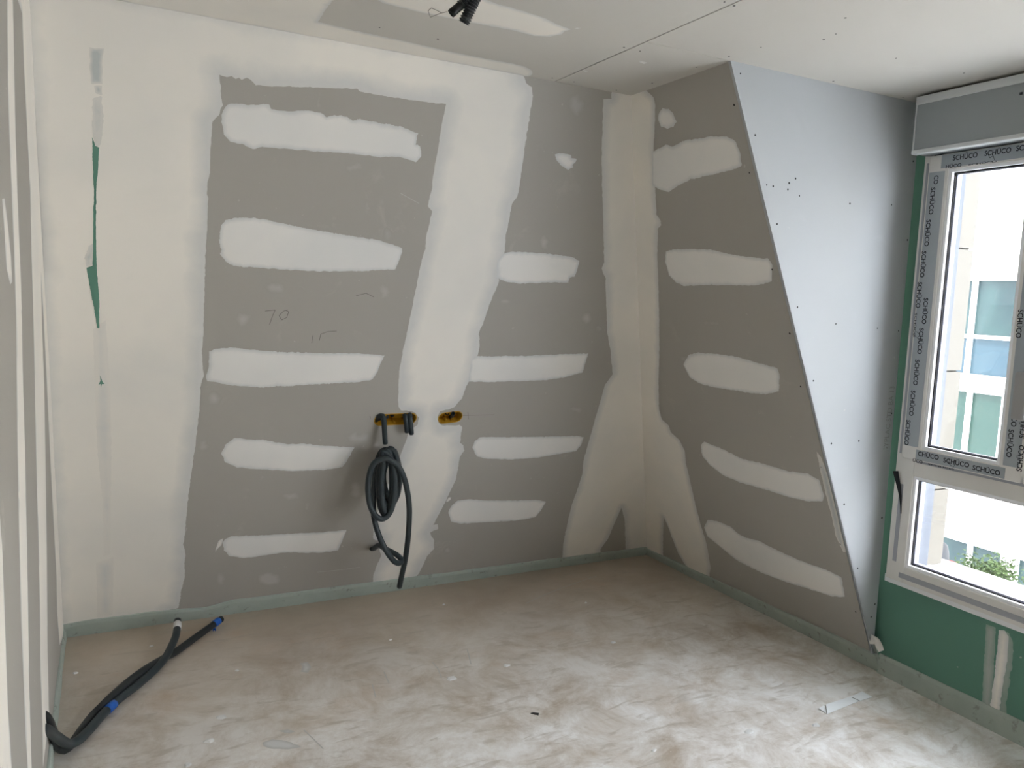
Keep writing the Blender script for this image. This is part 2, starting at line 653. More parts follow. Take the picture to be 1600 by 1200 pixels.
# electrical boxes: slots cut into the back wall board
slotL, geoL = stadium(P_BACK, (595, 656), (641, 654), 0.030)
slotR, geoR = stadium(P_BACK, (694, 653), (713, 651), 0.030)
hole_c = circle_on(P_BACK, 584, 857, 0.024, 12, 0.7)

wall_back = slab('wall_back', P_BACK,
                 [(XL - .06, YB, 0), (XW + .02, YB, 0), (XW - D + .02, YB - EE, H), (XL - .06, YB - EE, H)], 0.013, M_board,
                 holes=[slotL, slotR, hole_c])
struct(wall_back, 'inward-sloping grey plasterboard wall with white joint tape bands')
# insulation-side lining behind the board keeps daylight out
bb = Plane(P_BACK.p - P_BACK.n * 0.075, P_BACK.n, P_BACK.u)
slab('backing_board', bb, [bb.to3(*bb.to2(p)) for p in
     [(XL - .3, YB, -.15), (XW + .3, YB, -.15), (XW + .3, YB - EE, H + .1), (XL - .3, YB - EE, H + .1)]], 0.05, M_gyp, wall_back)

wall_right = slab('wall_right', P_RIGHT,
                  [(XW, YB + .01, 0), (XW, YC0 + .0005, 0), (XW - D, YC1 + .0005, H), (XW - D, YB - EE + .01, H)], 0.013, M_board)
struct(wall_right, 'inward-sloping grey plasterboard wall beside the window')
rb = Plane(P_RIGHT.p - P_RIGHT.n * 0.05, P_RIGHT.n, P_RIGHT.u)
slab('backing_board', rb, [rb.to3(*rb.to2(p)) for p in
     [(XW, YB + .3, -.1), (XW, YC0 + .035, -.1), (XW - D, YC1 + .035, H + .05), (XW - D, YB + .3, H + .05)]], 0.05, M_gyp, wall_right)

# dormer cheek (white board), its cut edge shows proud of the grey slope
ck = [(XW + 0.0, YC0, 0.0), (XG + .2, YC0, 0.0), (XG + .2, YC1, H), (XW - D - .008, YC1, H)]
cheek = slab('wall_dormer', P_CHEEK, [(XW - D - .006, YC1, H), (XW - .006 - D * 0.035, YC0, .0875), (XW - .045, YC0, .09), (XK, YC0, .09), (XK - .004, YC1, H)],
             0.013, M_cheek)
struct(cheek, 'triangular ivory plasterboard dormer cheek dotted with screws')
cb = Plane(P_CHEEK.p - P_CHEEK.n * 0.022, P_CHEEK.n, P_CHEEK.u)
slab('backing_board', cb, [cb.to3(*cb.to2(p)) for p in [(XW - D + .035, YC1, H + .02), (XG - .02, YC0, 0.17), (XG - .02, YC1, H + .02)]], 0.03, M_gyp, cheek)

# window wall: green board with an opening
WY0, WY1, WZ0, WZ1 = -1.68, 2.198, 0.478, 2.36  # opening runs on out of view, lengthened to brighten the room
wall_win = slab('wall_window', P_GREEN, [(XG, YC0 - .002, -.1), (XG, Y2 - .012, -.1), (XG, Y2 - .012, H + .1), (XG, YC1 + .08, H + .1), (XG, YC1 + .08, .13), (XG, YC0 - .002, .13)], 0.2, M_green,
                holes=[[(XG, WY1, WZ0), (XG, WY0, WZ0), (XG, WY0, WZ1), (XG, WY1, WZ1)]])
struct(wall_win, 'green moisture-resistant plasterboard wall around the window')

# left, rear walls and the slope beyond the dormer (out of frame, they close the room)
wall_left = slab('wall_left', P_LEFT, [(XL, YR, 0), (XL, YB + .2, 0), (XL, YB + .2, H), (XL, YR, H)], 0.07, M_board,
                 holes=[circle_on(P_LEFT, 69.5, 1131, 0.045, 14)])
struct(wall_left, 'grey plasterboard side wall with vertical white tape joints')
bx = box('backing_board', (XL - .25, YR, -.1), (XL - .2, YB + .3, H + .1), M_gyp, wall_left)
rear = struct(box('wall_rear', (XL - .3, YR - .1, 0), (XW + .3, YR, H), M_cheek), 'plasterboard wall behind the photographer')
sl2 = slab('wall_near', P_RIGHT, [(XW, Y2, 0), (XW, YR, 0), (XW - D, YR, H), (XW - D, Y2, H)], 0.06, M_board)
struct(sl2, 'sloping grey wall on the near side of the dormer')
ch2 = struct(mesh('wall_dormer_near', [(XW - D, Y2, H), (XW, Y2, 0), (XG + .2, Y2, 0), (XG + .2, Y2, H),
                                       (XW - D, Y2 - .03, H), (XW, Y2 - .03, 0), (XG + .2, Y2 - .03, 0), (XG + .2, Y2 - .03, H)],
                  [(0, 1, 2, 3), (4, 5, 6, 7), (0, 1, 5, 4), (1, 2, 6, 5), (2, 3, 7, 6), (3, 0, 4, 7)], M_cheek), 'ivory dormer cheek out of frame')

# ceiling: three boards with open seams, on a backing slab
ceiling = struct(box('ceiling', (XL - .3, YR - .2, H + .014), (XG + .25, YB + .2, H + .16), M_gyp), 'unpainted plasterboard ceiling')
SX, SY = 1.64, 2.268
g = 0.0032
def cboard(x0, x1, y0, y1, nm='ceiling_board'):
    return box(nm, (x0, y0, H), (x1, y1, H + .013), M_ceil, ceiling)
cboard(XL - .02, SX - g, YR, YB - EE + .03)
cboard(SX + g, XG + .05, SY + g * .4, YB - EE + .03)
cboard(SX + g, XG + .05, YR, SY - g * .4)

# ------------------------------------------------------------------ plaster coats
Z_T = [(85, 1010), (76, 850), (68, 700), (63, 600), (51, 400), (40, 200), (32, 0), (25, -60), (207, -18), (295, -3), (500, 35), (700, 72),
       (806, 92), (815, 117), (819, 120), (822, 130), (831, 136), (832, 150), (828, 180), (820, 230), (812, 290), (808, 308), (800, 318), (796, 340), (790, 372),
       (788, 396), (779, 425), (780, 440), (765, 475), (755, 505), (748, 520), (750, 540), (745, 558), (736, 590), (728, 605), (722, 622), (710, 636),
       (700, 640), (688, 643), (684, 650), (685, 660), (690, 665), (718, 664), (722, 667), (720, 680), (719, 692), (724, 696), (725, 704), (718, 715), (716, 730),
       (712, 750), (700, 775), (685, 805), (677, 820), (684, 819), (685, 826), (672, 832), (674, 838), (678, 842), (678, 858), (668, 868),
       (655, 895), (648, 905), (642, 918), (582, 926), (583, 900), (590, 880), (596, 868), (592, 858), (594, 845), (583, 843), (584, 815), (594, 790),
       (604, 765), (612, 742), (624, 715), (634, 690), (640, 672), (652, 664), (654, 652), (648, 644),
       (640, 642), (626, 641), (622, 635), (623, 600), (624, 580), (630, 545), (638, 510), (645, 475), (652, 440), (658, 410), (664, 390), (666, 370),
       (672, 345), (675, 330), (669, 322), (671, 308), (675, 295), (676, 280), (680, 255), (685, 230), (690, 195), (697, 163), (640, 156), (600, 150),
       (562, 143), (558, 139), (500, 137), (450, 135), (425, 135), (400, 133), (391, 124), (385, 121), (378, 125), (373, 121), (368, 123),
       (362, 119), (355, 121), (350, 119), (343, 116), (345, 140), (347, 165), (341, 180), (332, 190), (330, 222), (329, 226), (328, 270),
       (323, 292), (325, 310), (324, 350), (321, 400), (320, 440), (319, 480), (318, 520), (316, 545), (316, 570), (319, 585), (313, 605),
       (312, 640), (308, 670), (305, 700), (300, 730), (295, 770), (292, 800), (289, 835), (286, 850), (290, 865), (288, 880), (289, 900),
       (284, 920), (279, 950), (263, 953), (262, 990)]
HB = [[P_BACK.to3(a, b) for a, b in [P_BACK.to2(p) for p in s]] for s in (slotL, slotR)]
patch('joint_compound', P_BACK, Z_T, M_mud, wall_back, 0.0014, feather=0.085, grid=0.022, seed=1, holes=HB + [hole_c])
daubs_back = [
    [(348, 172), (355, 164), (370, 161), (390, 164), (420, 163), (424, 170), (436, 172), (450, 174), (480, 173), (500, 176), (510, 183), (530, 180), (545, 184), (552, 189),
     (562, 186), (580, 190), (600, 193), (625, 198), (653, 208), (650, 225), (657, 229), (658, 245), (650, 253), (640, 250), (625, 245), (590, 245),
     (560, 241), (520, 238), (480, 235), (440, 232), (410, 230), (395, 233), (380, 226), (360, 222), (350, 210), (346, 190)],
    [(345, 352), (352, 344), (365, 340), (385, 340), (410, 342), (450, 351), (500, 361), (550, 369), (590, 375), (615, 383), (628, 387), (628, 395),
     (624, 407), (618, 421), (600, 422), (550, 424), (500, 424), (440, 421), (400, 418), (380, 417), (365, 415), (352, 408), (345, 398), (343, 375)],
    [(326, 550), (335, 545), (360, 543), (400, 547), (440, 550), (500, 552), (560, 552), (601, 555), (595, 568), (590, 580), (582, 593), (560, 597),
     (500, 600), (450, 603), (405, 605), (360, 602), (335, 597), (323, 596), (322, 588), (326, 575)],
    [(346, 708), (352, 695), (367, 684), (395, 687), (410, 687), (450, 694), (475, 693), (500, 696), (554, 699), (545, 715), (535, 730), (510, 734),
     (460, 736), (400, 733), (370, 730), (352, 722)],
    [(348, 848), (352, 842), (362, 838), (400, 837), (450, 834), (500, 832), (541, 828), (535, 845), (528, 860), (500, 864), (450, 863), (420, 866),
     (400, 870), (380, 872), (360, 869), (350, 860)],
    [(776, 408), (787, 396), (800, 393), (830, 394), (870, 398), (895, 402), (905, 408), (902, 420), (898, 432), (890, 434), (888, 442), (870, 441),
     (810, 443), (790, 440), (776, 434)],
    [(735, 560), (746, 556), (760, 557), (790, 556), (820, 556), (860, 554), (890, 553), (919, 552), (914, 568), (910, 582), (880, 590), (850, 594),
     (800, 596), (760, 597), (732, 596)],
    [(738, 700), (742, 690), (750, 683), (780, 683), (820, 683), (860, 682), (900, 681), (912, 683), (908, 695), (900, 705), (880, 708), (840, 715),
     (800, 718), (760, 717), (745, 713)],
    [(700, 800), (706, 790), (715, 782), (735, 780), (760, 782), (800, 782), (840, 781), (853, 784), (845, 798), (836, 808), (810, 813), (780, 815),
     (740, 817), (720, 818), (705, 815)],
    [(867, 241), (880, 239), (892, 243), (893, 247), (901, 248), (898, 254), (895, 257), (895, 262), (888, 265), (875, 258), (868, 248)],
]
for i, o in enumerate(daubs_back):
    patch('filler_daub', P_BACK, o, M_daub, wall_back, 0.0020, lift=0.0009 if i in (5, 6) else 0.0002, feather=0.018, grid=0.012, jag=0.0035, seed=10 + i, res=0.004)
patch('filler_daub', P_BACK, [(336, 862), (341, 845), (349, 841), (346, 852), (338, 860)], M_mud, wall_back, 0.001, feather=0.01, grid=0.006, seed=31, res=0.004)
patch('filler_daub', P_BACK, [(697, 783), (701, 777), (705, 777), (704, 781), (698, 785)], M_mud, wall_back, 0.001, feather=0.01, grid=0.006, seed=32, res=0.004)
for i, (x, y, a, b) in enumerate([(499, 155, 6, 15), (553, 262, 14, 9), (573, 320, 4, 22), (605, 366, 7, 13), (335, 622, 13, 12), (318, 697, 12, 11), (562, 684, 22, 9),
        (590, 700, 10, 12), (556, 765, 12, 16), (408, 745, 5, 11), (455, 775, 16, 8), (480, 792, 5, 9), (900, 163, 13, 20), (917, 497, 10, 11), (934, 512, 6, 9), (430, 450, 18, 10),
        (380, 500, 14, 14), (600, 455, 10, 14), (790, 470, 10, 5), (850, 380, 8, 14), (480, 815, 4, 8), (700, 860, 8, 6), (900, 640, 12, 6), (420, 905, 20, 12), (345, 905, 8, 12)]):
    patch('plaster_rub', P_BACK, [(x + a * math.cos(k * math.pi / 5), y + b * math.sin(k * math.pi / 5)) for k in range(10)], M_rub, wall_back, 0.0003,
          feather=0.03, grid=0.01, jag=0.012, seed=200 + i, res=0.006)
for i, (x, y, a, b) in enumerate([(1070, 560, 8, 6), (1110, 505, 16, 6), (1140, 208, 5, 4), (1157, 272, 4, 4), (1170, 645, 3, 6), (1150, 300, 8, 3), (1258, 695, 16, 3)]):
    patch('plaster_rub', P_RIGHT, [(x + a * math.cos(k * math.pi / 5), y + b * math.sin(k * math.pi / 5)) for k in range(10)], M_rub, wall_right, 0.0003,
          feather=0.03, grid=0.01, jag=0.010, seed=240 + i, res=0.006)
# corner joint, back wall side and right wall side
patch('corner_joint', P_BACK, [(1026, 880), (1017, 650), (1007, 300), (1001, 130), (957, 132), (955, 154), (943, 155), (942, 180), (940, 240), (941, 300), (943, 360),
      (944, 410), (940, 420), (946, 435), (947, 470), (949, 520), (954, 550), (957, 585), (945, 602), (940, 620), (930, 655), (920, 690), (911, 722),
      (910, 740), (902, 765), (893, 790), (886, 820), (880, 850), (878, 885), (940, 878), (938, 858), (950, 842), (960, 818), (971, 793), (976, 812), (977, 842), (978, 872)],
      M_mud, wall_back, 0.0014, feather=0.05, grid=0.02, seed=40)
patch('corner_joint', P_RIGHT, [(996, 885), (987, 650), (977, 300), (971, 135), (1002, 134), (1022, 153), (1024, 165), (1023, 200), (1021, 232), (1024, 300), (1026, 335),
      (1032, 345), (1033, 352), (1028, 358), (1027, 400), (1029, 450), (1030, 500), (1030, 550), (1029, 600), (1030, 640), (1034, 655), (1045, 665),
      (1048, 675), (1062, 688), (1070, 705), (1072, 725), (1078, 750), (1087, 790), (1095, 820), (1104, 850), (1110, 885), (1108, 905), (1078, 893), (1068, 879),
      (1060, 865), (1050, 840), (1043, 820), (1037, 808), (1036, 840), (1036, 872)], M_mud, wall_right, 0.0014, feather=0.04, grid=0.02, seed=41)
for i, o in enumerate([
    [(1029, 178), (1035, 169), (1045, 170), (1052, 178), (1057, 190), (1052, 198), (1043, 201), (1033, 198), (1029, 188)],
    [(1019, 238), (1040, 226), (1052, 229), (1070, 219), (1095, 216), (1110, 213), (1135, 213), (1145, 218), (1150, 222), (1156, 235), (1159, 258), (1150, 264),
     (1110, 273), (1080, 280), (1060, 290), (1045, 300), (1030, 295), (1019, 290)],
    [(1040, 393), (1050, 390), (1080, 389), (1110, 390), (1140, 397), (1170, 402), (1200, 404), (1207, 415), (1206, 440), (1180, 446), (1150, 446),
     (1110, 445), (1068, 447), (1055, 440), (1045, 430), (1040, 410)],
    [(1068, 570), (1075, 555), (1090, 551), (1120, 553), (1150, 557), (1180, 566), (1215, 575), (1218, 585), (1217, 612), (1195, 616), (1170, 614),
     (1150, 610), (1115, 605), (1095, 600), (1078, 590)],
    [(1095, 695), (1100, 690), (1130, 702), (1160, 717), (1190, 724), (1230, 736), (1262, 740), (1280, 750), (1288, 775), (1285, 783), (1265, 784),
     (1230, 776), (1200, 766), (1160, 755), (1130, 743), (1110, 727), (1097, 712)],
    [(1100, 824), (1106, 812), (1120, 814), (1140, 822), (1155, 835), (1165, 840), (1185, 845), (1215, 860), (1250, 876), (1290, 890), (1315, 902),
     (1320, 933), (1300, 932), (1270, 922), (1230, 910), (1190, 895), (1150, 875), (1120, 850), (1105, 838)]]):
    patch('filler_daub', P_RIGHT, o, M_daub, wall_right, 0.0020, lift=0.0009 if i == 1 else 0.0002, feather=0.018, grid=0.012, jag=0.0035, seed=50 + i, res=0.004)
patch('skim_smear', P_RIGHT, [(1276, 706), (1284, 716), (1294, 745), (1306, 790), (1312, 825), (1322, 862), (1318, 863), (1306, 838), (1300, 808), (1292, 780), (1284, 745)],
      M_skim, wall_right, 0.0006, feather=0.02, grid=0.012, seed=58, res=0.005)
# left part of the back wall: where the skim is thin, and where green board shows in the open joint
P_OVER = Plane(P_BACK.p + P_BACK.n * 0.0019, P_BACK.n, P_BACK.u)
for i, (o, fe) in enumerate([
    ([(140, 73), (162, 76), (160, 100), (160, 131), (142, 131), (140, 100)], 0.012),
    ([(147, 134), (159, 134), (160, 148), (150, 146)], 0.012),
    ([(144, 155), (158, 150), (162, 185), (158, 225), (152, 232), (145, 214)], 0.03),
    ([(139, 385), (146, 380), (146, 414), (134, 417), (132, 404)], 0.012),
    ([(146, 515), (165, 500), (172, 600), (174, 700), (173, 800), (172, 865), (162, 870), (160, 780), (152, 700), (148, 600)], 0.06),
    ([(150, 880), (178, 870), (176, 960), (152, 965)], 0.06)]):
    patch('skim_smear', P_OVER, o, M_skim2 if i > 3 else M_skim, wall_back, 0.0004, lift=0.0002, feather=fe, grid=0.012, jag=0.003, seed=60 + i, res=0.006)
P_OVER2 = Plane(P_BACK.p + P_BACK.n * 0.0024, P_BACK.n, P_BACK.u)
for i, o in enumerate([
    [(144, 214), (149, 228), (155, 231), (153, 265), (150, 300), (150, 380), (151, 415), (153, 440), (155, 470), (155, 513), (152, 513), (147, 480),
     (141, 450), (135, 418), (145, 415), (146, 330), (147, 300), (145, 260)],
    [(156, 586), (160, 596), (163, 600), (159, 600), (158, 605), (157, 600), (154, 601), (157, 595)],
    [(152, 971), (154, 970), (157, 976), (182, 972), (180, 975), (152, 978)]]):
    patch('green_board_showing', P_OVER2, o, M_green, wall_back, 0.0003, feather=0.01, grid=0.01, jag=0.0015, seed=70 + i, res=0.005)
# left wall tape joints
LW = [
    [(11, -10), (12, 133), (14, 200), (18, 300), (22, 400), (25, 500), (26, 600), (27, 700), (30, 850), (33, 975), (36, 1050), (40, 1150), (44, 1215),
     (50, 1215), (48, 1150), (45, 1050), (44, 950), (42, 850), (39, 700), (36, 600), (33, 450), (27, 300), (24, 200), (22, 100), (20, -10)],
    [(47.5, 0), (56, 200), (67, 400), (79, 600), (84, 700), (92, 850), (100, 992), (93, 1008), (89, 955), (88, 900), (80, 750), (73, 600), (68, 500), (64, 435), (66, 520),
     (69, 600), (71.5, 750), (73, 850), (74, 1000), (76, 1100), (77, 1120), (67, 1200), (66, 1130), (63, 1050), (62, 950), (60, 850), (57, 750), (54, 600),
     (52, 500), (49, 400), (47, 300), (42, 200), (37, 100), (34.5, 22), (28, 0), (24, -12), (46, -12)],
    [(3, 310), (6, 350), (10, 420), (16, 445), (19, 440), (17, 400), (12, 350), (7, 310)],
    [(-8, 700), (3, 850), (7, 950), (12, 1100), (19, 1215), (-30, 1215), (-30, 700)],
]
for i, o in enumerate(LW):
    patch('tape_joint', P_LEFT, o, M_mud, wall_left, 0.0012, feather=0.01, grid=0.03, jag=0.002, seed=80 + i, res=0.02)
# ceiling
CE = [[(45, -38), (207, 5.5), (295, 22), (500, 60), (700, 97), (812, 117), (822, 121), (832, 116), (831, 110), (820, 104), (800, 99), (760, 92), (700, 80), (640, 66), (560, 49),
       (497, 34), (508, 16), (520, 0), (526, -14), (530, -40), (420, -60), (200, -60)],
      [(560, -14), (600, 5), (660, 20), (720, 32), (800, 47), (835, 56), (860, 57), (878, 53), (880, 50), (892, 46), (870, 38), (850, 28), (820, 18), (780, 7), (740, -8), (700, -25), (560, -40)],
      [(997, 95), (1003, 95), (1011, 98), (1006, 100), (1000, 98)], [(897, 44), (902, 43), (908, 44), (901, 45)],
      [(910, 109), (915, 110), (919, 112), (914, 112)]]
for i, o in enumerate(CE):
    patch('filler_daub' if i else 'joint_compound', P_CEIL, o, M_mud, ceiling, 0.0014, feather=0.02, grid=0.02 if i < 2 else 0.006, jag=0.003, seed=90 + i, res=0.006)
# joint on the green wall under the window
patch('skim_smear', P_GREEN, [(1541, 975), (1556, 980), (1552, 1060), (1547, 1102), (1568, 1108), (1578, 1075), (1583, 1010), (1579, 990), (1572, 985), (1560, 983), (1552, 1120), (1535, 1106),
      (1537, 1040), (1540, 1000)][:3] + [(1549, 1112), (1534, 1105), (1537, 1040)], M_gskim, wall_win, 0.0008, feather=0.02, grid=0.012, seed=100)
patch('skim_smear', P_GREEN, [(1568, 985), (1577, 990), (1583, 1005), (1582, 1040), (1577, 1060), (1579, 1063), (1575, 1080), (1572, 1100), (1574, 1118), (1560, 1118), (1566, 1050)],
      M_gskim, wall_win, 0.0008, feather=0.03, grid=0.012, jag=0.005, seed=101)
patch('joint_compound', P_GREEN, [(1561, 984), (1571, 986), (1576, 995), (1574, 1030), (1567, 1070), (1561, 1118), (1547, 1112), (1553, 1060), (1558, 1020)],
      M_mud, wall_win, 0.0016, lift=0.0008, feather=0.02, grid=0.012, seed=102)

# ------------------------------------------------------------------ screws
def disc_mesh(r=0.004, n=10):
    V = [(0, 0, .0006)] + [(r * math.cos(2 * math.pi * k / n), r * math.sin(2 * math.pi * k / n), .0003) for k in range(n)] + \
        [(r * math.cos(2 * math.pi * k / n), r * math.sin(2 * math.pi * k / n), -.001) for k in range(n)]
    Fc = [(0, 1 + k, 1 + (k + 1) % n) for k in range(n)] + [(1 + k, n + 1 + k, n + 1 + (k + 1) % n, 1 + (k + 1) % n) for k in range(n)]
    me = bpy.data.meshes.new('screw')
    me.from_pydata(V, [], Fc)
    me.materials.append(M_screw)
    return me


SCREW = disc_mesh()


def screws(pl, pts, parent, s=1.0):
    M = Matrix(((pl.u[0], pl.v[0], pl.n[0]), (pl.u[1], pl.v[1], pl.n[1]), (pl.u[2], pl.v[2], pl.n[2]))).to_4x4()
    for (x, y) in pts:
        o = bpy.data.objects.new('screw', SCREW)
        COL.objects.link(o)
        k = s * random.choice((0.8, 1.0, 1.0, 1.1))
        o.matrix_world = Matrix.Translation(tuple(hit(x, y, pl))) @ M @ Matrix.Diagonal((k, k, 1, 1))
        o.parent = parent


screws(P_CEIL, [(975, 74), (1000, 80), (933, 98), (863, 122), (897, 128), (963, 141), (1019, 130), (1088, 105), (1139, 88), (1189, 74),
                (1132, 3), (1147, 9), (1287, 62), (1306, 53), (1321, 28), (1400, 91), (1302, 127), (1411, 152), (1492, 137), (1506, 114), (593, 43), (684, 61)], ceiling)
screws(P_CHEEK, [(1157, 115), (1180, 211), (1198, 289), (1208, 291), (1231, 296), (1233, 286), (1243, 279), (1249, 306), (1214, 350), (1328, 318), (1393, 320),
                 (1418, 375), (1246, 480), (1306, 506), (1371, 513), (1404, 517), (1271, 595), (1299, 693), (1342, 689), (1393, 646), (1319, 788),
                 (1378, 809), (1340, 888), (1367, 944), (1361, 964), (1427, 252)], cheek)
screws(P_RIGHT, [(1147, 164), (1171, 270), (1206, 421), (1234, 521), (1251, 604), (1283, 730), (1313, 850), (1337, 956)], wall_right)

# pencil marks on the back wall
def strokes(name, pl, lines, r, m, parent):
    bm = bmesh.new()
    for ln in lines:
        P = [hit(x, y, pl) + pl.n * 0.0006 for x, y in ln]
        for a, b in zip(P[:-1], P[1:]):
            t = nrm(b - a); q = np.cross(pl.n, t) * r
            vs = [bm.verts.new(tuple(v)) for v in (a - q, b - q, b + q, a + q)]
            up = [bm.verts.new(tuple(np.array(v.co) + pl.n * 0.0003)) for v in vs]
            bm.faces.new(up)
            for i in range(4):
                bm.faces.new((vs[i], vs[(i + 1) % 4], up[(i + 1) % 4], up[i]))
    return from_bm(name, bm, m, parent)


strokes('pencil_figures', P_BACK, [[(414, 486), (430, 484), (426, 493), (421, 507)], [(450, 484), (443, 486), (436, 493), (440, 500), (448, 496), (451, 487), (445, 484)],
        [(489, 524), (487, 536)], [(499, 532), (501, 522), (512, 518), (526, 517)], [(556, 462), (572, 458), (584, 464)]], 0.0011, M_pencil, wall_back)
strokes('pencil_level_line', P_BACK, [[(723, 649), (772, 648)], [(731, 644), (732, 655)], [(578, 650), (579, 655)]], 0.0009, M_pencil, wall_back)
strokes('chalk_scratch', P_BACK, [[(496, 894), (535, 890), (563, 886)], [(626, 302), (655, 318)]], 0.0012, M_faint, wall_back)
lettering('board_print', 'PREGYPLAC STD BA 13', hit(1387.5, 665, P_CHEEK) + P_CHEEK.n * 0.0006, (0.02, 0, 1), (-1, 0, 0), 0.030, 0.345, M_print, cheek)

# ------------------------------------------------------------------ perimeter strips (baseboards)
def wavy_strip(name, A, B, inward, hs, thick, m, amp=0.006, seed=0, step=0.03, label=None):
    A = np.array(A, float); B = np.array(B, float)
    L = np.linalg.norm(B - A); n = int(L / step)
    t = (B - A) / L
    inn = nrm(inward)
    V = []; Fc = []
    for i in range(n + 1):
        s = i / n
        h = np.interp(s, [k[0] for k in hs], [k[1] for k in hs]) + amp * noise.noise(Vector((s * L * 5, seed, 0))) * 1.2
        o = 0.004 * noise.noise(Vector((s * L * 6, seed + 9, 2)))
        # walls lean inwards: the back of the strip follows them
        lean = EE / H
        c = A + t * s * L
        prof = [(0.0, 0.0), (thick + o, 0.0), (thick + o * .5 + lean * h * .75, h * 0.75), (thick * .7 + lean * h * .95, h * .96), (lean * h + .002, h), (lean * h - .012, h)]
        if 'window' in name:
            prof = [(0, 0), (thick + o, 0), (thick + o * .5, h * .8), (thick * .7, h * .97), (0.002, h), (-.01, h)]
        for (a, z) in prof:
            V.append(c + inn * a + np.array([0, 0, z]))
        if i:
            b0 = (i - 1) * 6; b1 = i * 6
            for k in range(6):
                k2 = (k + 1) % 6
                Fc.append((b0 + k, b0 + k2, b1 + k2, b1 + k))
    Fc.append(tuple(range(6))); Fc.append(tuple(range(n * 6, n * 6 + 6)))
    o = mesh(name, V, Fc, m, None, smooth=False)
    return struct(o, label)


wavy_strip('baseboard_back', (XL, YB, 0), (XW, YB, 0), (0, -1, 0), [(0, .075), (.1, .085), (.18, .06), (.22, .085), (1, .062)], 0.012, M_strip, seed=1,
           label='wavy pale green edge strip along the foot of the back wall')
wavy_strip('baseboard_right', (XW, YB, 0), (XW, YC0 - .01, 0), (-1, 0, 0), [(0, .05), (.4, .07), (1, .092)], 0.014, M_strip, seed=2,
           label='pale green edge strip at the foot of the sloping grey wall')
wavy_strip('baseboard_window', (XG + .006, YC0 - .01, 0), (XG + .006, Y2, 0), (-1, 0, 0), [(0, .095), (1, .10)], 0.014, M_strip, amp=.002, seed=3,
           label='pale green edge strip under the window wall')
ob = wavy_strip('baseboard_left_window', (XL, YR, 0), (XL, YB - .03, 0), (1, 0, 0), [(0, .09), (.9, .085), (1, .05)], 0.010, M_strip, seed=4,
                label='pale green edge strip along the foot of the side wall')
ob.name = 'baseboard_left'

# ------------------------------------------------------------------ window
win = empty('window_1', (XG, (WY0 + WY1) / 2, WZ0))
struct(win, 'white framed window with taped sashes over a fixed lower light')
FX, SXF = 3.022, 3.000     # room faces of outer frame and sashes
def fr(name, y0, y1, z0, z1, x0, x1, m, parent=win, bevel=0.002):
    o = box(name, (x0, y0, z0), (x1, y1, z1), m, None, bevel)
    return keep(o, parent) if parent is win else o


TZ0, TZ1 = 0.945, 1.035
fr('frame_stile', 2.108, 2.192, WZ0, 2.34, FX, FX + .07, M_pvc)
fr('frame_stile', -1.675, -1.60, WZ0, 2.34, FX, FX + .07, M_pvc)
fr('frame_rail', -1.60, 2.108, WZ0, .548, FX + .0004, FX + .0696, M_pvc)
fr('frame_rail', -1.60, 2.108, 2.25, 2.34, FX + .0004, FX + .0696, M_pvc)
fr('transom', -1.60, 2.108, TZ0, TZ1, FX + .0006, FX + .0694, M_pvc)
fr('outer_jamb', 2.186, 2.197, WZ0 + .006, 2.34, FX + .0702, FX + .27, M_jamb, bevel=0)
fr('sill_board', WY0 - .02, WY1 + .02, WZ0 - .03, WZ0 + .004, FX + .03, FX + .34, M_pvc_out)
# grey film on the lower frame, then thin grey strips beside the sash
fr('film_shade_strip', 2.148, 2.166, .56, .90, FX - .0012, FX + .001, M_film_shade, bevel=0)
fr('film_shade_strip', -1.5, 2.13, .497, .519, FX - .0012, FX + .001, M_film_shade, bevel=0)
fr('film_shade_strip', -1.5, 2.10, 1.0045, 1.022, FX - .0012, FX + .001, M_film_shade, bevel=0)
fr('film_shade_strip', 2.171, 2.181, 1.03, 2.24, FX - .0012, FX + .001, M_film_shade, bevel=0)  # shadow band beside the sash, put in as a grey strip


def glazing(y0, y1, z0, z1, xf, parent):
    """bead, gasket, spacer and pane of one light; opening y0..y1 x z0..z1"""
    def ring(name, a, xa, xb, m):
        bm = bmesh.new()
        box_bm(bm, (xa, y0, z0), (xb, y0 + a, z1))
        box_bm(bm, (xa, y1 - a, z0), (xb, y1, z1))
        box_bm(bm, (xa, y0 + a, z0), (xb, y1 - a, z0 + a))
        box_bm(bm, (xa, y0 + a, z1 - a), (xb, y1 - a, z1))
        o = from_bm(name, bm, m)
        return keep(o, parent) if parent is win else setattr(o, 'parent', parent) or o
    ring('glazing_bead', .013, xf + .006, xf + .022, M_pvc_out)
    ring('gasket', .0175, xf + .022, xf + .026, M_gasket)
    ring('spacer_bar', .021, xf + .031, xf + .041, M_spacer)
    ring('outer_rebate', .016, xf + .041, xf + .066, M_pvc_out)
    for k, xx in enumerate((.026, .043)):
        o = box('glass_pane', (xf + xx, y0 + .004, z0 + .004), (xf + xx + .004, y1 - .004, z1 - .004), M_glass)
        keep(o, parent) if parent is win else setattr(o, 'parent', parent)


glazing(.45, 2.108, .548, TZ0, FX, win)


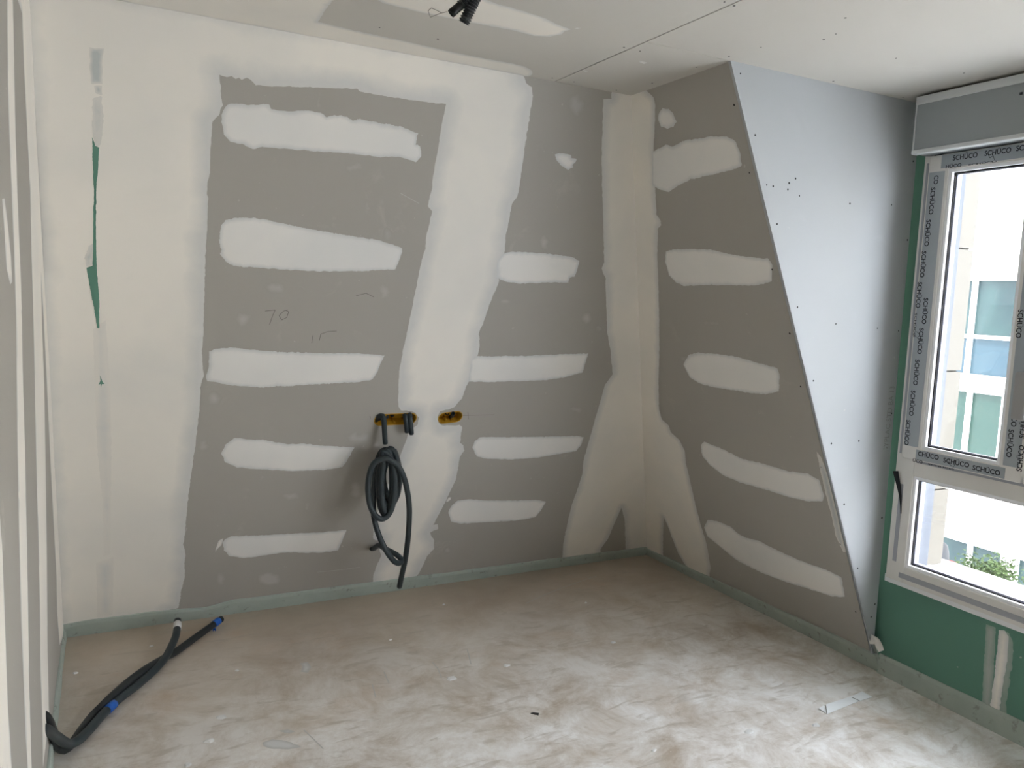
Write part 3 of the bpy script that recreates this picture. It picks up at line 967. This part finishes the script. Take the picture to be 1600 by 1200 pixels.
def sash(y0, y1, z0, z1, rail=.083):
    s = empty('sash'); s.parent = win
    s.matrix_parent_inverse = Matrix.Translation(win.location).inverted()
    def q(name, a, b, c, d, x0=SXF, x1=SXF + .06, m=M_pvc, bevel=.003):
        o = box(name, (x0, a, c), (x1, b, d), m, s, bevel)
        return o
    q('stile', y1 - rail, y1, z0, z1); q('stile', y0, y0 + rail, z0, z1)
    q('rail', y0 + rail, y1 - rail, z0, z0 + rail * .6, SXF + .0003); q('rail', y0 + rail, y1 - rail, z1 - rail * .72, z1, SXF + .0003)
    e = .024
    # printed protective film on each member
    q('protective_film', y1 - rail + .014, y1 - .002, z0 + .055, z1 - .065, SXF - .0008, SXF + .001, M_film, 0)
    q('protective_film', y0 + .009, y0 + rail - .014, z0 + .055, z1 - .065, SXF - .0008, SXF + .001, M_film, 0)
    q('protective_film', y0 + rail * .7, y1 - rail * .75, z0 + .004, z0 + rail * .6 - .004, SXF - .0008, SXF + .001, M_film, 0)
    q('protective_film', y0 + rail * .5, y1 - rail * .6, z1 - rail * .72 + .006, z1 - .003, SXF - .0008, SXF + .001, M_film, 0)
    glazing(y0 + rail, y1 - rail, z0 + rail * .6, z1 - rail * .72, SXF, s)
    return s


s1 = sash(1.664, 2.152, 1.018, 2.262)
s2 = sash(.46, 1.655, 1.018, 2.262)
fr('frame_stile', .36, .45, .548, TZ0, FX + .0008, FX + .069, M_pvc)
fr('frame_stile', .36, .45, TZ1, 2.25, FX + .0008, FX + .069, M_pvc)
glazing(-1.60, .36, .548, TZ0, FX, win)  # unseen lower light, added to let in more daylight
sash(-1.61, -.63, 1.018, 2.262)  # this sash and the next are unseen, added for extra daylight
sash(-.62, .36, 1.018, 2.262)
PF = PX(SXF - .0012)
def ink(px, py, ang, parent, txt='SCHÜCO', length=.107, h=.019):
    o = hit(px, py, PF)
    if ang == 0: X, Y = (0, -1, 0), (0, 0, 1)
    elif ang == -90: X, Y = (0, -.012, -1), (0, -1, .012)
    else: X, Y = (0, 0, 1), (0, 1, 0)
    lettering('printed_lettering', txt, o, X, Y, h, length, M_ink, parent, 0.022)


for (x, y) in [(1457, 314), (1450, 364), (1443, 413), (1436.5, 461), (1446, 486), (1439, 533), (1432.5, 582), (1426, 630), (1418.5, 676)]:
    ink(x, y, -90, s1)
ink(1462.5, 281, -90, s1, 'CO', .035)
ink(1430, 508, -90, s1, 'SCHÜCO', .10, .008)
for (x, y) in [(1508, 243.5), (1559, 236), (1610, 228)]:
    ink(x, y, 0, s1, length=.100)
ink(1490, 258.5, 0, s1, 'HÜCO', .065, .013)
ink(1535, 254.5, 0, s1, 'SCHÜCO', .112, .006)
for (x, y) in [(1494, 722), (1541, 734)]:
    ink(x, y, 0, s1)
ink(1450.5, 711, 0, s1, 'CHÜCO', .092)
ink(1434, 720, 0, s1, 'ÜCO', .045, .013)
ink(1470, 729, 0, s1, 'SCHÜCO', .112, .006)
for (x, y) in [(1594, 506), (1586.5, 645), (1579, 693)]:
    ink(x, y, -90, s1, length=.105)
for (x, y) in [(1598, 664), (1593.5, 716)]:
    ink(x, y, 90, s2, length=.098)
# small fitter's ticks on the film
strokes('marker_ticks', PF, [[(1544, 241), (1547, 247), (1552, 243), (1554, 250)], [(1484, 718), (1482, 724), (1487, 728)], [(1490, 720), (1492, 727), (1489, 730)],
        [(1432, 518), (1438, 523), (1433, 528), (1440, 531), (1434, 536)], [(1427, 522), (1432, 527)]], .0008, M_ink, s1)
# handle on the second sash
hy = hit(1592, 600, PX(2.95))[1]
hp = box('handle', (2.985, hy - .017, 1.275), (3.0, hy + .017, 1.425), M_pvc, s2, .004)
hd = bmesh.new(); box_bm(hd, (2.95, hy - .03, 1.255), (2.970, hy + .020, 1.43), .008)
box_bm(hd, (2.965, hy - .009, 1.395), (2.99, hy + .009, 1.418), .003)
from_bm('handle_lever', hd, M_handle, s2)

# roller shutter box
rs = empty('roller_shutter_box', (2.95, .25, 2.27))
tag(rs, 'long grey roller shutter box with pale edges above the window', 'shutter box')
BX = 2.918
RY1, RY0 = 2.178, -1.70
for nm, lo, hi, m, bv in [('box_body', (BX + .004, RY0, 2.276), (XG - .006, RY1 - .003, 2.482), M_box, 0),
                          ('top_profile', (BX - .004, RY0, 2.457), (BX + .03, RY1, 2.488), M_alu, .002),
                          ('bottom_profile', (BX - .006, RY0, 2.262), (BX + .03, RY1, 2.279), M_alu, .004),
                          ('end_cap', (BX - .001, RY1 - .004, 2.266), (XG - .006, RY1, 2.486), M_alu, .001),
                          ('underside_panel', (BX + .03, RY0, 2.268), (XG - .006, RY1 - .01, 2.276), M_film, 0)]:
    keep(box(nm, lo, hi, m, None, bv), rs)
keep(box('screw_cap', (BX - .0005, hit(1595, 146, PX(BX))[1] - .004, hit(1595, 146, PX(BX))[2] - .004), (BX + .005, hit(1595, 146, PX(BX))[1] + .004, hit(1595, 146, PX(BX))[2] + .004), M_post), rs)

# black rubber strip peeling off the frame
V = []; cl = [(1399, 736, 4.0), (1401, 748, 3.6), (1403.5, 762, 2.8), (1405, 775, 1.8), (1405.3, 790, 1.0), (1405, 803, .5)]
P1 = PX(FX - .012)
for (x, y, wd) in cl:
    a, b = hit(x - wd, y, P1), hit(x + wd, y, P1)
    V += [a, b, b + np.array([.002, 0, 0]), a + np.array([.002, 0, 0])]
V = [v + np.array([min(.010, .002 * (i // 4)), 0, 0]) for i, v in enumerate(V)]
Fc = [(0, 1, 2, 3), (20, 21, 22, 23)]
for i in range(5):
    for k in range(4):
        Fc.append((i * 4 + k, i * 4 + (k + 1) % 4, i * 4 + 4 + (k + 1) % 4, i * 4 + 4 + k))
keep(mesh('peeling_gasket', V, Fc, M_black), win)
# same under the roller box
V = []
P1 = PX(FX - .004)
for (x, y, wd) in [(1460, 243.5, .6), (1470, 240.5, 1.6), (1480, 237.5, 1.9), (1488, 234.5, 1.0), (1495, 232, .5)]:
    a, b = hit(x, y - wd, P1), hit(x, y + wd, P1)
    V += [a, b, b + np.array([.002, 0, 0]), a + np.array([.002, 0, 0])]
Fc = [(0, 1, 2, 3), (16, 17, 18, 19)]
for i in range(4):
    for k in range(4):
        Fc.append((i * 4 + k, i * 4 + (k + 1) % 4, i * 4 + 4 + (k + 1) % 4, i * 4 + 4 + k))
keep(mesh('peeling_gasket', V, Fc, M_black), win)

# ------------------------------------------------------------------ electrical boxes
def elec_box(slot, geo, label, n):
    a, b, d, q = geo
    c = (a + b) / 2
    root = empty('electrical_box', tuple(P_BACK.to3(c[0], c[1])))
    tag(root, label, 'electrical box', 'yellow electrical boxes in the back wall')
    S2 = [np.array(P_BACK.to2(p)) for p in slot]
    m = len(S2)
    def ringpts(sc_, h):
        out = []
        for p in S2:
            t = np.clip(np.dot(p - a, d), 0, np.linalg.norm(b - a)); base = a + d * t
            out.append(P_BACK.to3(*(base + (p - base) * sc_), h))
        return out
    V = ringpts(1.10, .0012) + ringpts(.97, .0016) + ringpts(.93, -.012) + ringpts(.90, -.05)
    Fc = []
    for r_ in range(3):
        for k in range(m):
            Fc.append((r_ * m + k, r_ * m + (k + 1) % m, (r_ + 1) * m + (k + 1) % m, (r_ + 1) * m + k))
    Fc.append(tuple(3 * m + k for k in range(m)))
    keep(mesh('box_body', V, Fc, M_yellow), root)
    # ribs / screw posts and a dark knockout between the cells
    L = np.linalg.norm(b - a)
    for i in range(n):
        t = L * (i + .5) / n
        for s in (-1, 1):
            p = a + d * t + q * .021 * s
            A = P_BACK.to3(p[0], p[1], -.045); B = P_BACK.to3(p[0], p[1], -.004)
            keep(tube('screw_post', [A, B], .0045, M_yellow, None, 8, cap=True, spline=False), root)
    p = a + d * (L * .46)
    A = P_BACK.to3(p[0], p[1], -.049); B = P_BACK.to3(p[0], p[1], -.044)
    keep(tube('knockout', [A, B], .011, M_conduit2, None, 12, spline=False), root)
    return root


elec_box(slotL, geoL, 'wide yellow electrical box with conduits above the hanging coil', 3)
elec_box(slotR, geoR, 'small yellow electrical box right of the wide tape joint', 2)

# conduits in the boxes
def bk(x, y, off):   # point off metres in front of the back wall, seen at pixel x, y
    pl = Plane(P_BACK.p + P_BACK.n * off, P_BACK.n, P_BACK.u)
    return hit(x, y, pl)


def thing_tube(name, pts, r, m, label, cat, group=None, **kw):
    o = tube(name, pts, r, m, None, **kw)
    return tag(o, label, cat, group)


thing_tube('conduit', [bk(588, 656, -.02), bk(592, 651, .004), bk(598, 650, .016), bk(600, 657, .03), bk(600.5, 668, .036), bk(602, 693, .05)], .0125, M_conduit,
           'short grey conduit end curling down from the left end of the wide yellow box', 'conduit')
thing_tube('conduit', [bk(605, 651, -.03), bk(596, 652.5, .0), bk(590, 655, -.012)], .010, M_conduit2, 'dark conduit lying across inside the left end of the wide yellow box', 'conduit')
thing_tube('conduit', [bk(632, 649, -.03), bk(633, 650, .012), bk(634.5, 660, .030), bk(636, 675, .034)], .0118, M_conduit,
           'left one of two short conduit stubs at the right end of the wide yellow box', 'conduit')
thing_tube('conduit', [bk(640, 648, -.03), bk(640.5, 649, .014), bk(641.5, 660, .032), bk(643, 678, .036)], .0118, M_conduit,
           'right one of two short conduit stubs at the right end of the wide yellow box', 'conduit')
thing_tube('conduit', [bk(703, 652, -.045), bk(706, 650, -.02), bk(708, 646, .012)], .010, M_conduit, 'open conduit end pointing out of the small yellow box', 'conduit')

# the hanging coil: one long conduit out of the wall hole, wound up, its tail hanging to the floor
path = [(577, 857, 3.885), (584, 857, 3.845), (592, 852, 3.74), (601, 857, 3.64), (610, 861.5, 3.585), (620, 867, 3.56), (627, 874, 3.54), (625.5, 879.5, 3.52), (617, 878, 3.50),
        (607, 866, 3.49), (599, 852, 3.49), (592, 836, 3.50), (586.5, 818, 3.51), (583.5, 800, 3.525), (583.5, 775, 3.53), (586, 745, 3.54), (590, 718, 3.54), (598, 704, 3.54)]
# windings: centre x, half width, top, bottom, depth
for (xc, hw, yt, yb, dp) in [(609, 15.5, 704, 789, 3.54), (611, 12, 703, 781, 3.52), (603, 12, 703, 806, 3.50), (607, 16, 701, 792, 3.48), (604, 8.5, 704, 803, 3.465), (596, 21, 706, 811, 3.45)]:
    ym = (yt * .5 + yb * .5)
    path += [(xc + 2, yt, dp), (xc + hw * .75, yt + 13, dp), (xc + hw, ym, dp + .004), (xc + hw * .72, yb - 14, dp + .004), (xc, yb, dp + .002), (xc - hw * .75, yb - 16, dp),
             (xc - hw, ym, dp - .003), (xc - hw * .62, yt + 20, dp - .008)]
path += [(602, 716, 3.43), (612, 720, 3.425), (622, 728, 3.43), (630, 743, 3.435), (636, 765, 3.445), (639.5, 795, 3.46), (638, 835, 3.50), (633.5, 872, 3.57), (628, 898, 3.63), (624, 917, 3.67)]
thing_tube('conduit_coil', [hit(x, y, PY(d)) for x, y, d in path], .0135, M_conduit,
           'hanging coil of grey corrugated conduit against the sloping back wall', 'conduit')
# dark collar where the coil leaves the wall
# (the wall hole itself is cut in the board)

# ------------------------------------------------------------------ floor conduits
def fl(x, y, z):
    return hit(x, y, PZ(z))


R1 = .0165
a_pts = [(XL - .10, 2.69, .25), (XL - .01, 2.715, .235), fl(88, 1151, .12), fl(106, 1162, .045), fl(122, 1157, .030), fl(140, 1140, .026), fl(160, 1117, .026), fl(185, 1093, .026), fl(215, 1070, .028), fl(240, 1048, .026),
         fl(258, 1028, .030), fl(270, 1005, .04), fl(275.5, 990, .05), fl(277.5, 970, .055)]
cA = empty('floor_conduit', tuple(a_pts[6]))
tag(cA, 'grey conduit on the floor ending in a white tape band', 'conduit')
keep(tube('pipe', a_pts, R1, M_conduit), cA)
keep(tube('tape_band', [fl(276.9, 983, .0525), fl(277.3, 974.5, .0545)], R1 + .0012, M_white_tape, None, 14, spline=False), cA)
b_pts = [(XL - .10, 2.73, .28), (XL - .01, 2.75, .262), fl(83, 1145, .14), fl(90, 1166, .045), fl(101, 1171, .022), fl(113, 1161, .017), fl(128, 1140, .017), fl(145, 1118, .018), fl(157, 1106, .028), fl(175, 1088, .040), fl(205, 1062, .046),
         fl(230, 1044, .042), fl(255, 1029, .020), fl(275, 1018, .017), fl(300, 1000, .017), fl(325, 982, .025), fl(346, 967, .035)]
cB = empty('floor_conduit', tuple(b_pts[7]))
tag(cB, 'darker conduit on the floor with blue tape at its tip', 'conduit')
keep(tube('pipe', b_pts, R1 * .95, M_conduit2), cB)
keep(tube('tape_band', [fl(334, 975.5, .0285), fl(342, 969.5, .0335)], R1 + .0008, M_blue, None, 14, spline=False), cB)
keep(tube('tape_tail', [fl(333, 977, .02), fl(334.5, 982, .006), fl(335, 985, .004)], .007, M_blue, None, 8), cB)
# blue tape half way, round the grey conduit
keep(tube('tape_band', [fl(167, 1110, .0265), fl(178, 1100, .0265)], R1 + .0010, M_blue, None, 14, spline=False), cA)

# ------------------------------------------------------------------ ceiling conduits (corrugated)
def cl_(x, y, z):
    return hit(x, y, PZ(z))


c1 = empty('ceiling_conduit', tuple(cl_(760, -20, 2.5)))
tag(c1, 'longer black corrugated conduit hanging from the ceiling', 'conduit')
keep(tube('sleeve', [cl_(752, -24, 2.54), cl_(748, -14, 2.50), cl_(737, 9, 2.455), cl_(724.5, 36, 2.41)], .0155, M_conduit2, ridge=.0035, pitch=.0075), c1)
c2 = empty('ceiling_conduit', tuple(cl_(745, -30, 2.5)))
tag(c2, 'shorter black conduit with a smooth inner pipe hanging from the ceiling', 'conduit')
keep(tube('sleeve', [cl_(744, -34, 2.54), cl_(738, -20, 2.50), cl_(730, -4, 2.475), cl_(720, 9, 2.455)], .0150, M_conduit2, ridge=.0035, pitch=.0075), c2)
keep(tube('inner_pipe', [cl_(722, 7, 2.458), cl_(713, 14, 2.44), cl_(704.5, 21.5, 2.425)], .0125, M_black), c2)
# thin wire loop beside them
tag(tube('wire_loop', [cl_(690, 20, 2.488), cl_(680, 15, 2.49), cl_(674, 12.5, 2.493), cl_(669, 17, 2.494), cl_(672, 27, 2.488), cl_(680, 24, 2.486), cl_(689, 20.5, 2.486), cl_(700, 18, 2.5)],
         .0009, M_pencil, None, 6, spline=False), 'thin bent wire loop hanging below the ceiling beside the conduits', 'wire')

# ------------------------------------------------------------------ things lying on the floor
def plate(name, pts, thick, m, label=None, cat=None, group=None, parent=None, jag=0.0):
    n = len(pts)
    V = [np.array(p, float) for p in pts] + [np.array(p, float) + np.array([0, 0, thick]) for p in pts]
    Fc = [tuple(range(n)), tuple(range(n, 2 * n))] + [(i, (i + 1) % n, n + (i + 1) % n, n + i) for i in range(n)]
    o = mesh(name, V, Fc, m, parent)
    if label:
        tag(o, label, cat, group)
    return o


# folded strip of white board: two flat panels, a raised fold and a flap
sr = empty('board_strip', tuple(fl(1320, 1095, 0)))
tag(sr, 'creased white strip of board lying on the floor by the window wall', 'offcut')
def quad(name, pts, m=M_scrap, t=.0022):
    V = [np.array(p) for p in pts] + [np.array(p) + np.array([0, 0, t]) for p in pts]
    keep(mesh(name, V, [(0, 1, 2, 3), (4, 5, 6, 7), (0, 1, 5, 4), (1, 2, 6, 5), (2, 3, 7, 6), (3, 0, 4, 7)], m), sr)
quad('strip_panel', [fl(1291, 1101, .011), fl(1329, 1089, .004), fl(1343, 1095.5, .0006), fl(1292, 1116, .001)])
quad('strip_panel', [fl(1329, 1089, .004), fl(1347, 1081, .010), fl(1363, 1089.5, .006), fl(1343, 1095.5, .0006)])
quad('strip_flap', [fl(1279, 1107.5, .006), fl(1288, 1102.5, .014), fl(1292, 1116, .001), fl(1287, 1112, .002)])
keep(tube('crease', [fl(1331, 1089.6, .0065), fl(1343.5, 1095.3, .0032)], .0011, M_pencil, None, 6, spline=False, cap=False), sr)
keep(tube('crease', [fl(1289, 1101.5, .0145), fl(1290.5, 1104, .013), fl(1292, 1115, .0035)], .0015, M_pencil, None, 6, spline=False, cap=False), sr)

# small black sliver
pts = [fl(829, 1115, .0), fl(833, 1114, 0), (fl(842, 1115, 0)), fl(841.5, 1118, 0), fl(836, 1117, 0)]
plate('black_sliver', pts, .003, M_black, 'tiny black sliver lying alone in the middle of the floor', 'debris')

# curled piece of paper tape hanging at the foot of the dormer cheek
tp = empty('paper_tape_scrap', tuple(hit(1362, 1008, PX(3.03))))
tag(tp, 'torn curled scrap of paper tape at the foot of the dormer cheek', 'tape')
L_ = [(1362, 991, 1371, 996, 3.045), (1364, 1000, 1375, 1001, 3.035), (1368, 1010, 1379, 1009, 3.025), (1373, 1019, 1381, 1016, 3.02)]
V = []
for x0, y0, x1, y1, xx in L_:
    a = hit(x0, y0, PX(xx)); b = hit(x1, y1, PX(xx + .008))
    V += [a, (a + b) / 2 + np.array([-.004, 0, 0]), b, b + np.array([.0015, 0, 0]), (a + b) / 2 + np.array([-.0025, 0, 0]), a + np.array([.0015, 0, 0])]
Fc = [tuple(range(6)), tuple(range(18, 24))]
for i in range(3):
    for k in range(6):
        Fc.append((i * 6 + k, i * 6 + (k + 1) % 6, i * 6 + 6 + (k + 1) % 6, i * 6 + 6 + k))
keep(mesh('tape_curl', V, Fc, M_gyp), tp)
V2_ = []
for x0, x1, y, xx in [(1354, 1358, 972, 3.05), (1355, 1361, 988, 3.045), (1357, 1365, 998, 3.04), (1359, 1366, 1006, 3.035)]:
    a = hit(x0, y, PX(xx)); b = hit(x1, y + 1, PX(xx))
    V2_ += [a, b, b + np.array([.004, 0, 0]), a + np.array([.004, 0, 0])]
Fc = [(0, 1, 2, 3), (12, 13, 14, 15)]
for i in range(3):
    for k in range(4):
        Fc.append((i * 4 + k, i * 4 + (k + 1) % 4, i * 4 + 4 + (k + 1) % 4, i * 4 + 4 + k))
keep(mesh('torn_edge', V2_, Fc, M_gyp), tp)

# plaster crumbs
CR = [(705, 1060, 7, 'ring-shaped white plaster crumb in the middle of the floor'), (792, 1040, 5, 'thin white sliver of plaster right of the ring-shaped crumb'),
      (345, 1121, 6, 'oval white plaster crumb on the floor below the floor conduits'), (326, 1158, 6, 'white plaster crumb in the front left of the floor'),
      (370, 1048, 3, 'small white plaster crumb right of the floor conduits'), (294, 1195, 5, 'white plaster crumb at the bottom edge, left'),
      (1170, 1143, 6, 'white plaster crumb at the front right of the floor'), (1270, 996, 3, 'tiny white crumb at the foot of the grey sloping wall'),
      (610, 1000, 2.2, 'tiny white crumb in the middle distance on the floor'), (915, 942, 2, 'tiny white crumb near the back wall, far side of the floor'),
      (1275, 1133, 5, 'white crumb near the creased white strip'), (118, 1052, 3, 'tiny white crumb beside the side wall'), (237, 1010, 2.4, 'tiny white crumb left of the conduit tips'),
      (958, 1004, 3.4, 'small pale crumb on the dusty middle of the floor'), (693, 945, 2, 'tiny white crumb near the foot of the back wall'),
      (1022, 1173, 3.5, 'small pale crumb near the bottom edge right of centre')]
for i, (x, y, r, lab) in enumerate(CR):
    c = np.array(fl(x, y, 0))
    k = 9
    sc_ = r / F * np.linalg.norm(c - CAM)
    V = []
    ph = random.random() * 6
    for j in range(k):
        a = 2 * math.pi * j / k
        rr = sc_ * (0.75 + .5 * random.random())
        V.append(c + np.array([rr * math.cos(a) * 1.15, rr * math.sin(a) * .9, 0.0002]))
    for j in range(k):
        V.append(c + (V[j] - c) * .7 + np.array([0, 0, .003 + .002 * random.random()]))
    ctr = len(V)
    V.append(c + np.array([0, 0, .0055]))
    Fc = [tuple(range(k - 1, -1, -1))]
    for j in range(k):
        Fc.append((j, (j + 1) % k, k + (j + 1) % k, k + j)); Fc.append((k + j, k + (j + 1) % k, ctr))
    o = mesh('plaster_crumb', V, Fc, M_white_tape)
    tag(o, lab, 'debris')
M_dust = mud_mat('dropped_plaster', (0.66, 0.66, 0.65), (0.55, 0.54, 0.52))
for i, o in enumerate([[(410, 1160), (425, 1155), (448, 1158), (472, 1167), (450, 1171), (424, 1170), (412, 1166)],
                       [(434, 1142), (450, 1140), (461, 1143), (448, 1146)],
                       [(468, 1036), (480, 1034), (486, 1042), (482, 1051), (470, 1050), (473, 1042)]]):
    patch('plaster_smear', P_FLOOR, o, M_dust, floor, 0.001, feather=.02, grid=.01, seed=120 + i, res=.006)
strokes('scratch', P_FLOOR, [[(822, 943), (850, 930), (880, 918), (905, 909), (932, 900)], [(676, 1035), (684, 1045), (690, 1059)], [(475, 1141), (490, 1155), (505, 1170)],
                             [(582, 1070), (587, 1090)], [(730, 1015), (736, 1038)], [(600, 1050), (608, 1068)]], .0022, M_dust, floor)

# ------------------------------------------------------------------ outside
XF = 9.5
PFc = PX(XF)
def fz(x, y): return hit(x, y, PFc)[2]
def fy(x, y): return hit(x, y, PFc)[1]


bld = empty('neighbouring_building', (XF, 5, -5))
tag(bld, 'sunlit white building with blue-green windows seen through the window', 'building')
keep(box('facade_wall', (XF, -6, -5), (XF + 6, 12, 4.0), M_facade), bld)
fxx = XF - .06


def far_window(y0, y1, z0, z1, mull, tr, gl_top, gl_bot):
    f = empty('window'); f.parent = bld; f.matrix_parent_inverse = Matrix.Translation(bld.location).inverted()
    bm = bmesh.new()
    t = .045
    box_bm(bm, (fxx - .05, y0 - t, z0 - t), (XF, y0, z1 + t)); box_bm(bm, (fxx - .05, y1, z0 - t), (XF, y1 + t, z1 + t))
    box_bm(bm, (fxx - .05, y0, z0 - t), (XF, y1, z0)); box_bm(bm, (fxx - .05, y0, z1), (XF, y1, z1 + t))
    for mY in mull:
        box_bm(bm, (fxx - .045, mY - t / 2, z0), (XF, mY + t / 2, z1))
    if tr is not None:
        box_bm(bm, (fxx - .043, y0, tr - t / 2), (XF, y1, tr + t / 2))
    fo = from_bm('window_frame', bm, M_wframe, f)
    ys = [y0] + sorted(mull) + [y1]
    for a, b in zip(ys[:-1], ys[1:]):
        for (za, zb, mm) in (((z0, tr, gl_bot), (tr, z1, gl_top)) if tr is not None else ((z0, z1, gl_top),)):
            box('pane', (fxx + .01, a + .001, za + .001), (XF - .001, b - .001, zb - .001), mm, f)


yr = fy(1593, 500)
ym = fy(1531, 440)
tz = fz(1545, 527)
far_window(yr, 7.2, .905, 2.04, [ym, 6.75], tz, M_gl_teal, M_gl_blue)
yr2 = fy(1571, 650); ym2 = fy(1512, 650)
far_window(yr2, 7.2, -.42, .685, [fy(1518, 650)], None, M_gl_green, M_gl_green)
far_window(fy(1572, 870), 7.2, -1.9, -1.17, [fy(1521, 865)], None, M_gl_teal, M_gl_teal)
far_window(3.4, fy(1597, 880), -1.9, -1.17, [4.3], None, M_gl_teal, M_gl_teal)
far_window(3.0, 4.6, .905, 2.04, [3.9], tz, M_gl_teal, M_gl_blue)
far_window(.3, 1.9, .905, 2.04, [1.2], tz, M_gl_teal, M_gl_blue)
# the cream-clad return of our own building and the roof terrace below the window
ZL = -.3
cx = float(np.mean([hit(1497, 690, PY(3.7))[0], hit(1468, 885, PY(3.7))[0], hit(1525, 260, PY(3.7))[0]]))
pier = empty('cladding_return', (4.5, 4, ZL))
tag(pier, 'cream clad wall return standing on the terrace just outside the window', 'wall')
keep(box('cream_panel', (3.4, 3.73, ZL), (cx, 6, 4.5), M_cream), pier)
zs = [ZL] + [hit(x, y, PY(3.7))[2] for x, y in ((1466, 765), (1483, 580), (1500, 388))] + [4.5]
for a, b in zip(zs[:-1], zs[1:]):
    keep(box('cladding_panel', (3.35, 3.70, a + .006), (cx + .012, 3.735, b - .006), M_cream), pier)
lx = hit(1540, 890, PZ(ZL))[0]
le = float(np.mean([hit(1487, 879, PZ(ZL))[0], hit(1598, 912, PZ(ZL))[0]]))
led = box('roof_terrace', (3.3, -4, ZL - .25), (le, 6, ZL), M_ledge, None, .01)
tag(led, 'bright white flat terrace roof directly below the window', 'terrace')
gnd = box('ground_outside', (3.3, -12, -5.2), (30, 20, -5), M_far)
struct(gnd)
# grey rounded post and a red cap on the terrace edge
gp = hit(1471, 870, PX(le + .25))
post = empty('chimney_cowl', (gp[0], gp[1], ZL - .6))
tag(post, 'grey rounded metal cowl beside the cream wall outside', 'cowl')
z1 = hit(1471, 846, PX(gp[0]))[2]
bm = bmesh.new()
prev = None
rings = []
for (z, r) in [(-1.6, .12), (z1 - .2, .10), (z1 - .10, .085), (z1 - .03, .055), (z1, .01)]:
    ring = [bm.verts.new((gp[0] + r * math.cos(2 * math.pi * k / 16), gp[1] + .4 * r * math.sin(2 * math.pi * k / 16), z)) for k in range(16)]
    if rings:
        for k in range(16):
            bm.faces.new((rings[-1][k], rings[-1][(k + 1) % 16], ring[(k + 1) % 16], ring[k]))
    rings.append(ring)
bm.faces.new(rings[-1]); bm.faces.new(list(reversed(rings[0])))
keep(from_bm('cowl', bm, M_post, None, True), post)
rp = hit(1483, 880, PX(le + .5))
bm = bmesh.new(); bmesh.ops.create_uvsphere(bm, u_segments=16, v_segments=8, radius=1, matrix=Matrix.Translation((rp[0], rp[1], rp[2] - .02)) @ Matrix.Diagonal((.08, .075, .045, 1)))
box_bm(bm, (rp[0] - .03, rp[1] - .03, -1.6), (rp[0] + .03, rp[1] + .03, rp[2] - .02))
tag(from_bm('red_cap', bm, M_red, None, False), 'small red domed cap beyond the terrace edge next to the grey cowl', 'cap')

# two young trees below the terrace edge
def tree(x, cy, cz, rx, rz, n, label, seed):
    rnd = random.Random(seed)
    root = empty('tree', (x, cy, -5))
    tag(root, label, 'tree', 'trees below the terrace')
    keep(tube('trunk', [(x, cy, -5), (x + .03, cy + .02, -3), (x, cy, cz - rz * .4)], .05, M_bark, None, 8, step=.3, cap=False), root)
    V = []; Fc = []
    cl = [(Vector((x, cy, cz)) + Vector((rnd.gauss(0, rx * .45), rnd.gauss(0, rx * .5), rnd.gauss(0, rz * .42)))) for _ in range(16)]
    for c in cl[:8]:
        keep(tube('branch', [(x, cy, cz - rz * .5), tuple((Vector((x, cy, cz - rz * .3)) + c) / 2), tuple(c)], .012, M_bark, None, 5, step=.2, cap=False), root)
    for i in range(n):
        c = rnd.choice(cl)
        p = c + Vector((rnd.gauss(0, 1), rnd.gauss(0, 1), rnd.gauss(0, 1) * .7)) * rx * .16
        d = Vector((rnd.gauss(0, 1), rnd.gauss(0, 1), rnd.gauss(0, .6))).normalized()
        s = d.cross(Vector((rnd.gauss(0, 1), rnd.gauss(0, 1), rnd.gauss(0, 1)))).normalized()
        L, W = rnd.uniform(.028, .05), rnd.uniform(.008, .014)
        k = len(V)
        V += [p, p + d * L * .5 + s * W, p + d * L, p + d * L * .5 - s * W]
        Fc.append((k, k + 1, k + 2, k + 3))
    lf = mesh('foliage', V, Fc, M_leaf, None, fix=False)
    lf['kind'] = 'stuff'
    keep(lf, root)


t1 = hit(1540, 878, PX(le + 1.3)); t2 = hit(1592, 893, PX(le + 1.2))
tree(t1[0], t1[1] + .02, t1[2] - .22, .42, .48, 5200, 'young leafy tree rising in the middle of the lower window light', 3)
tree(t2[0], t2[1] - .75, t2[2] - .10, .42, .42, 5200, 'young leafy tree at the right edge of the lower window light', 5)
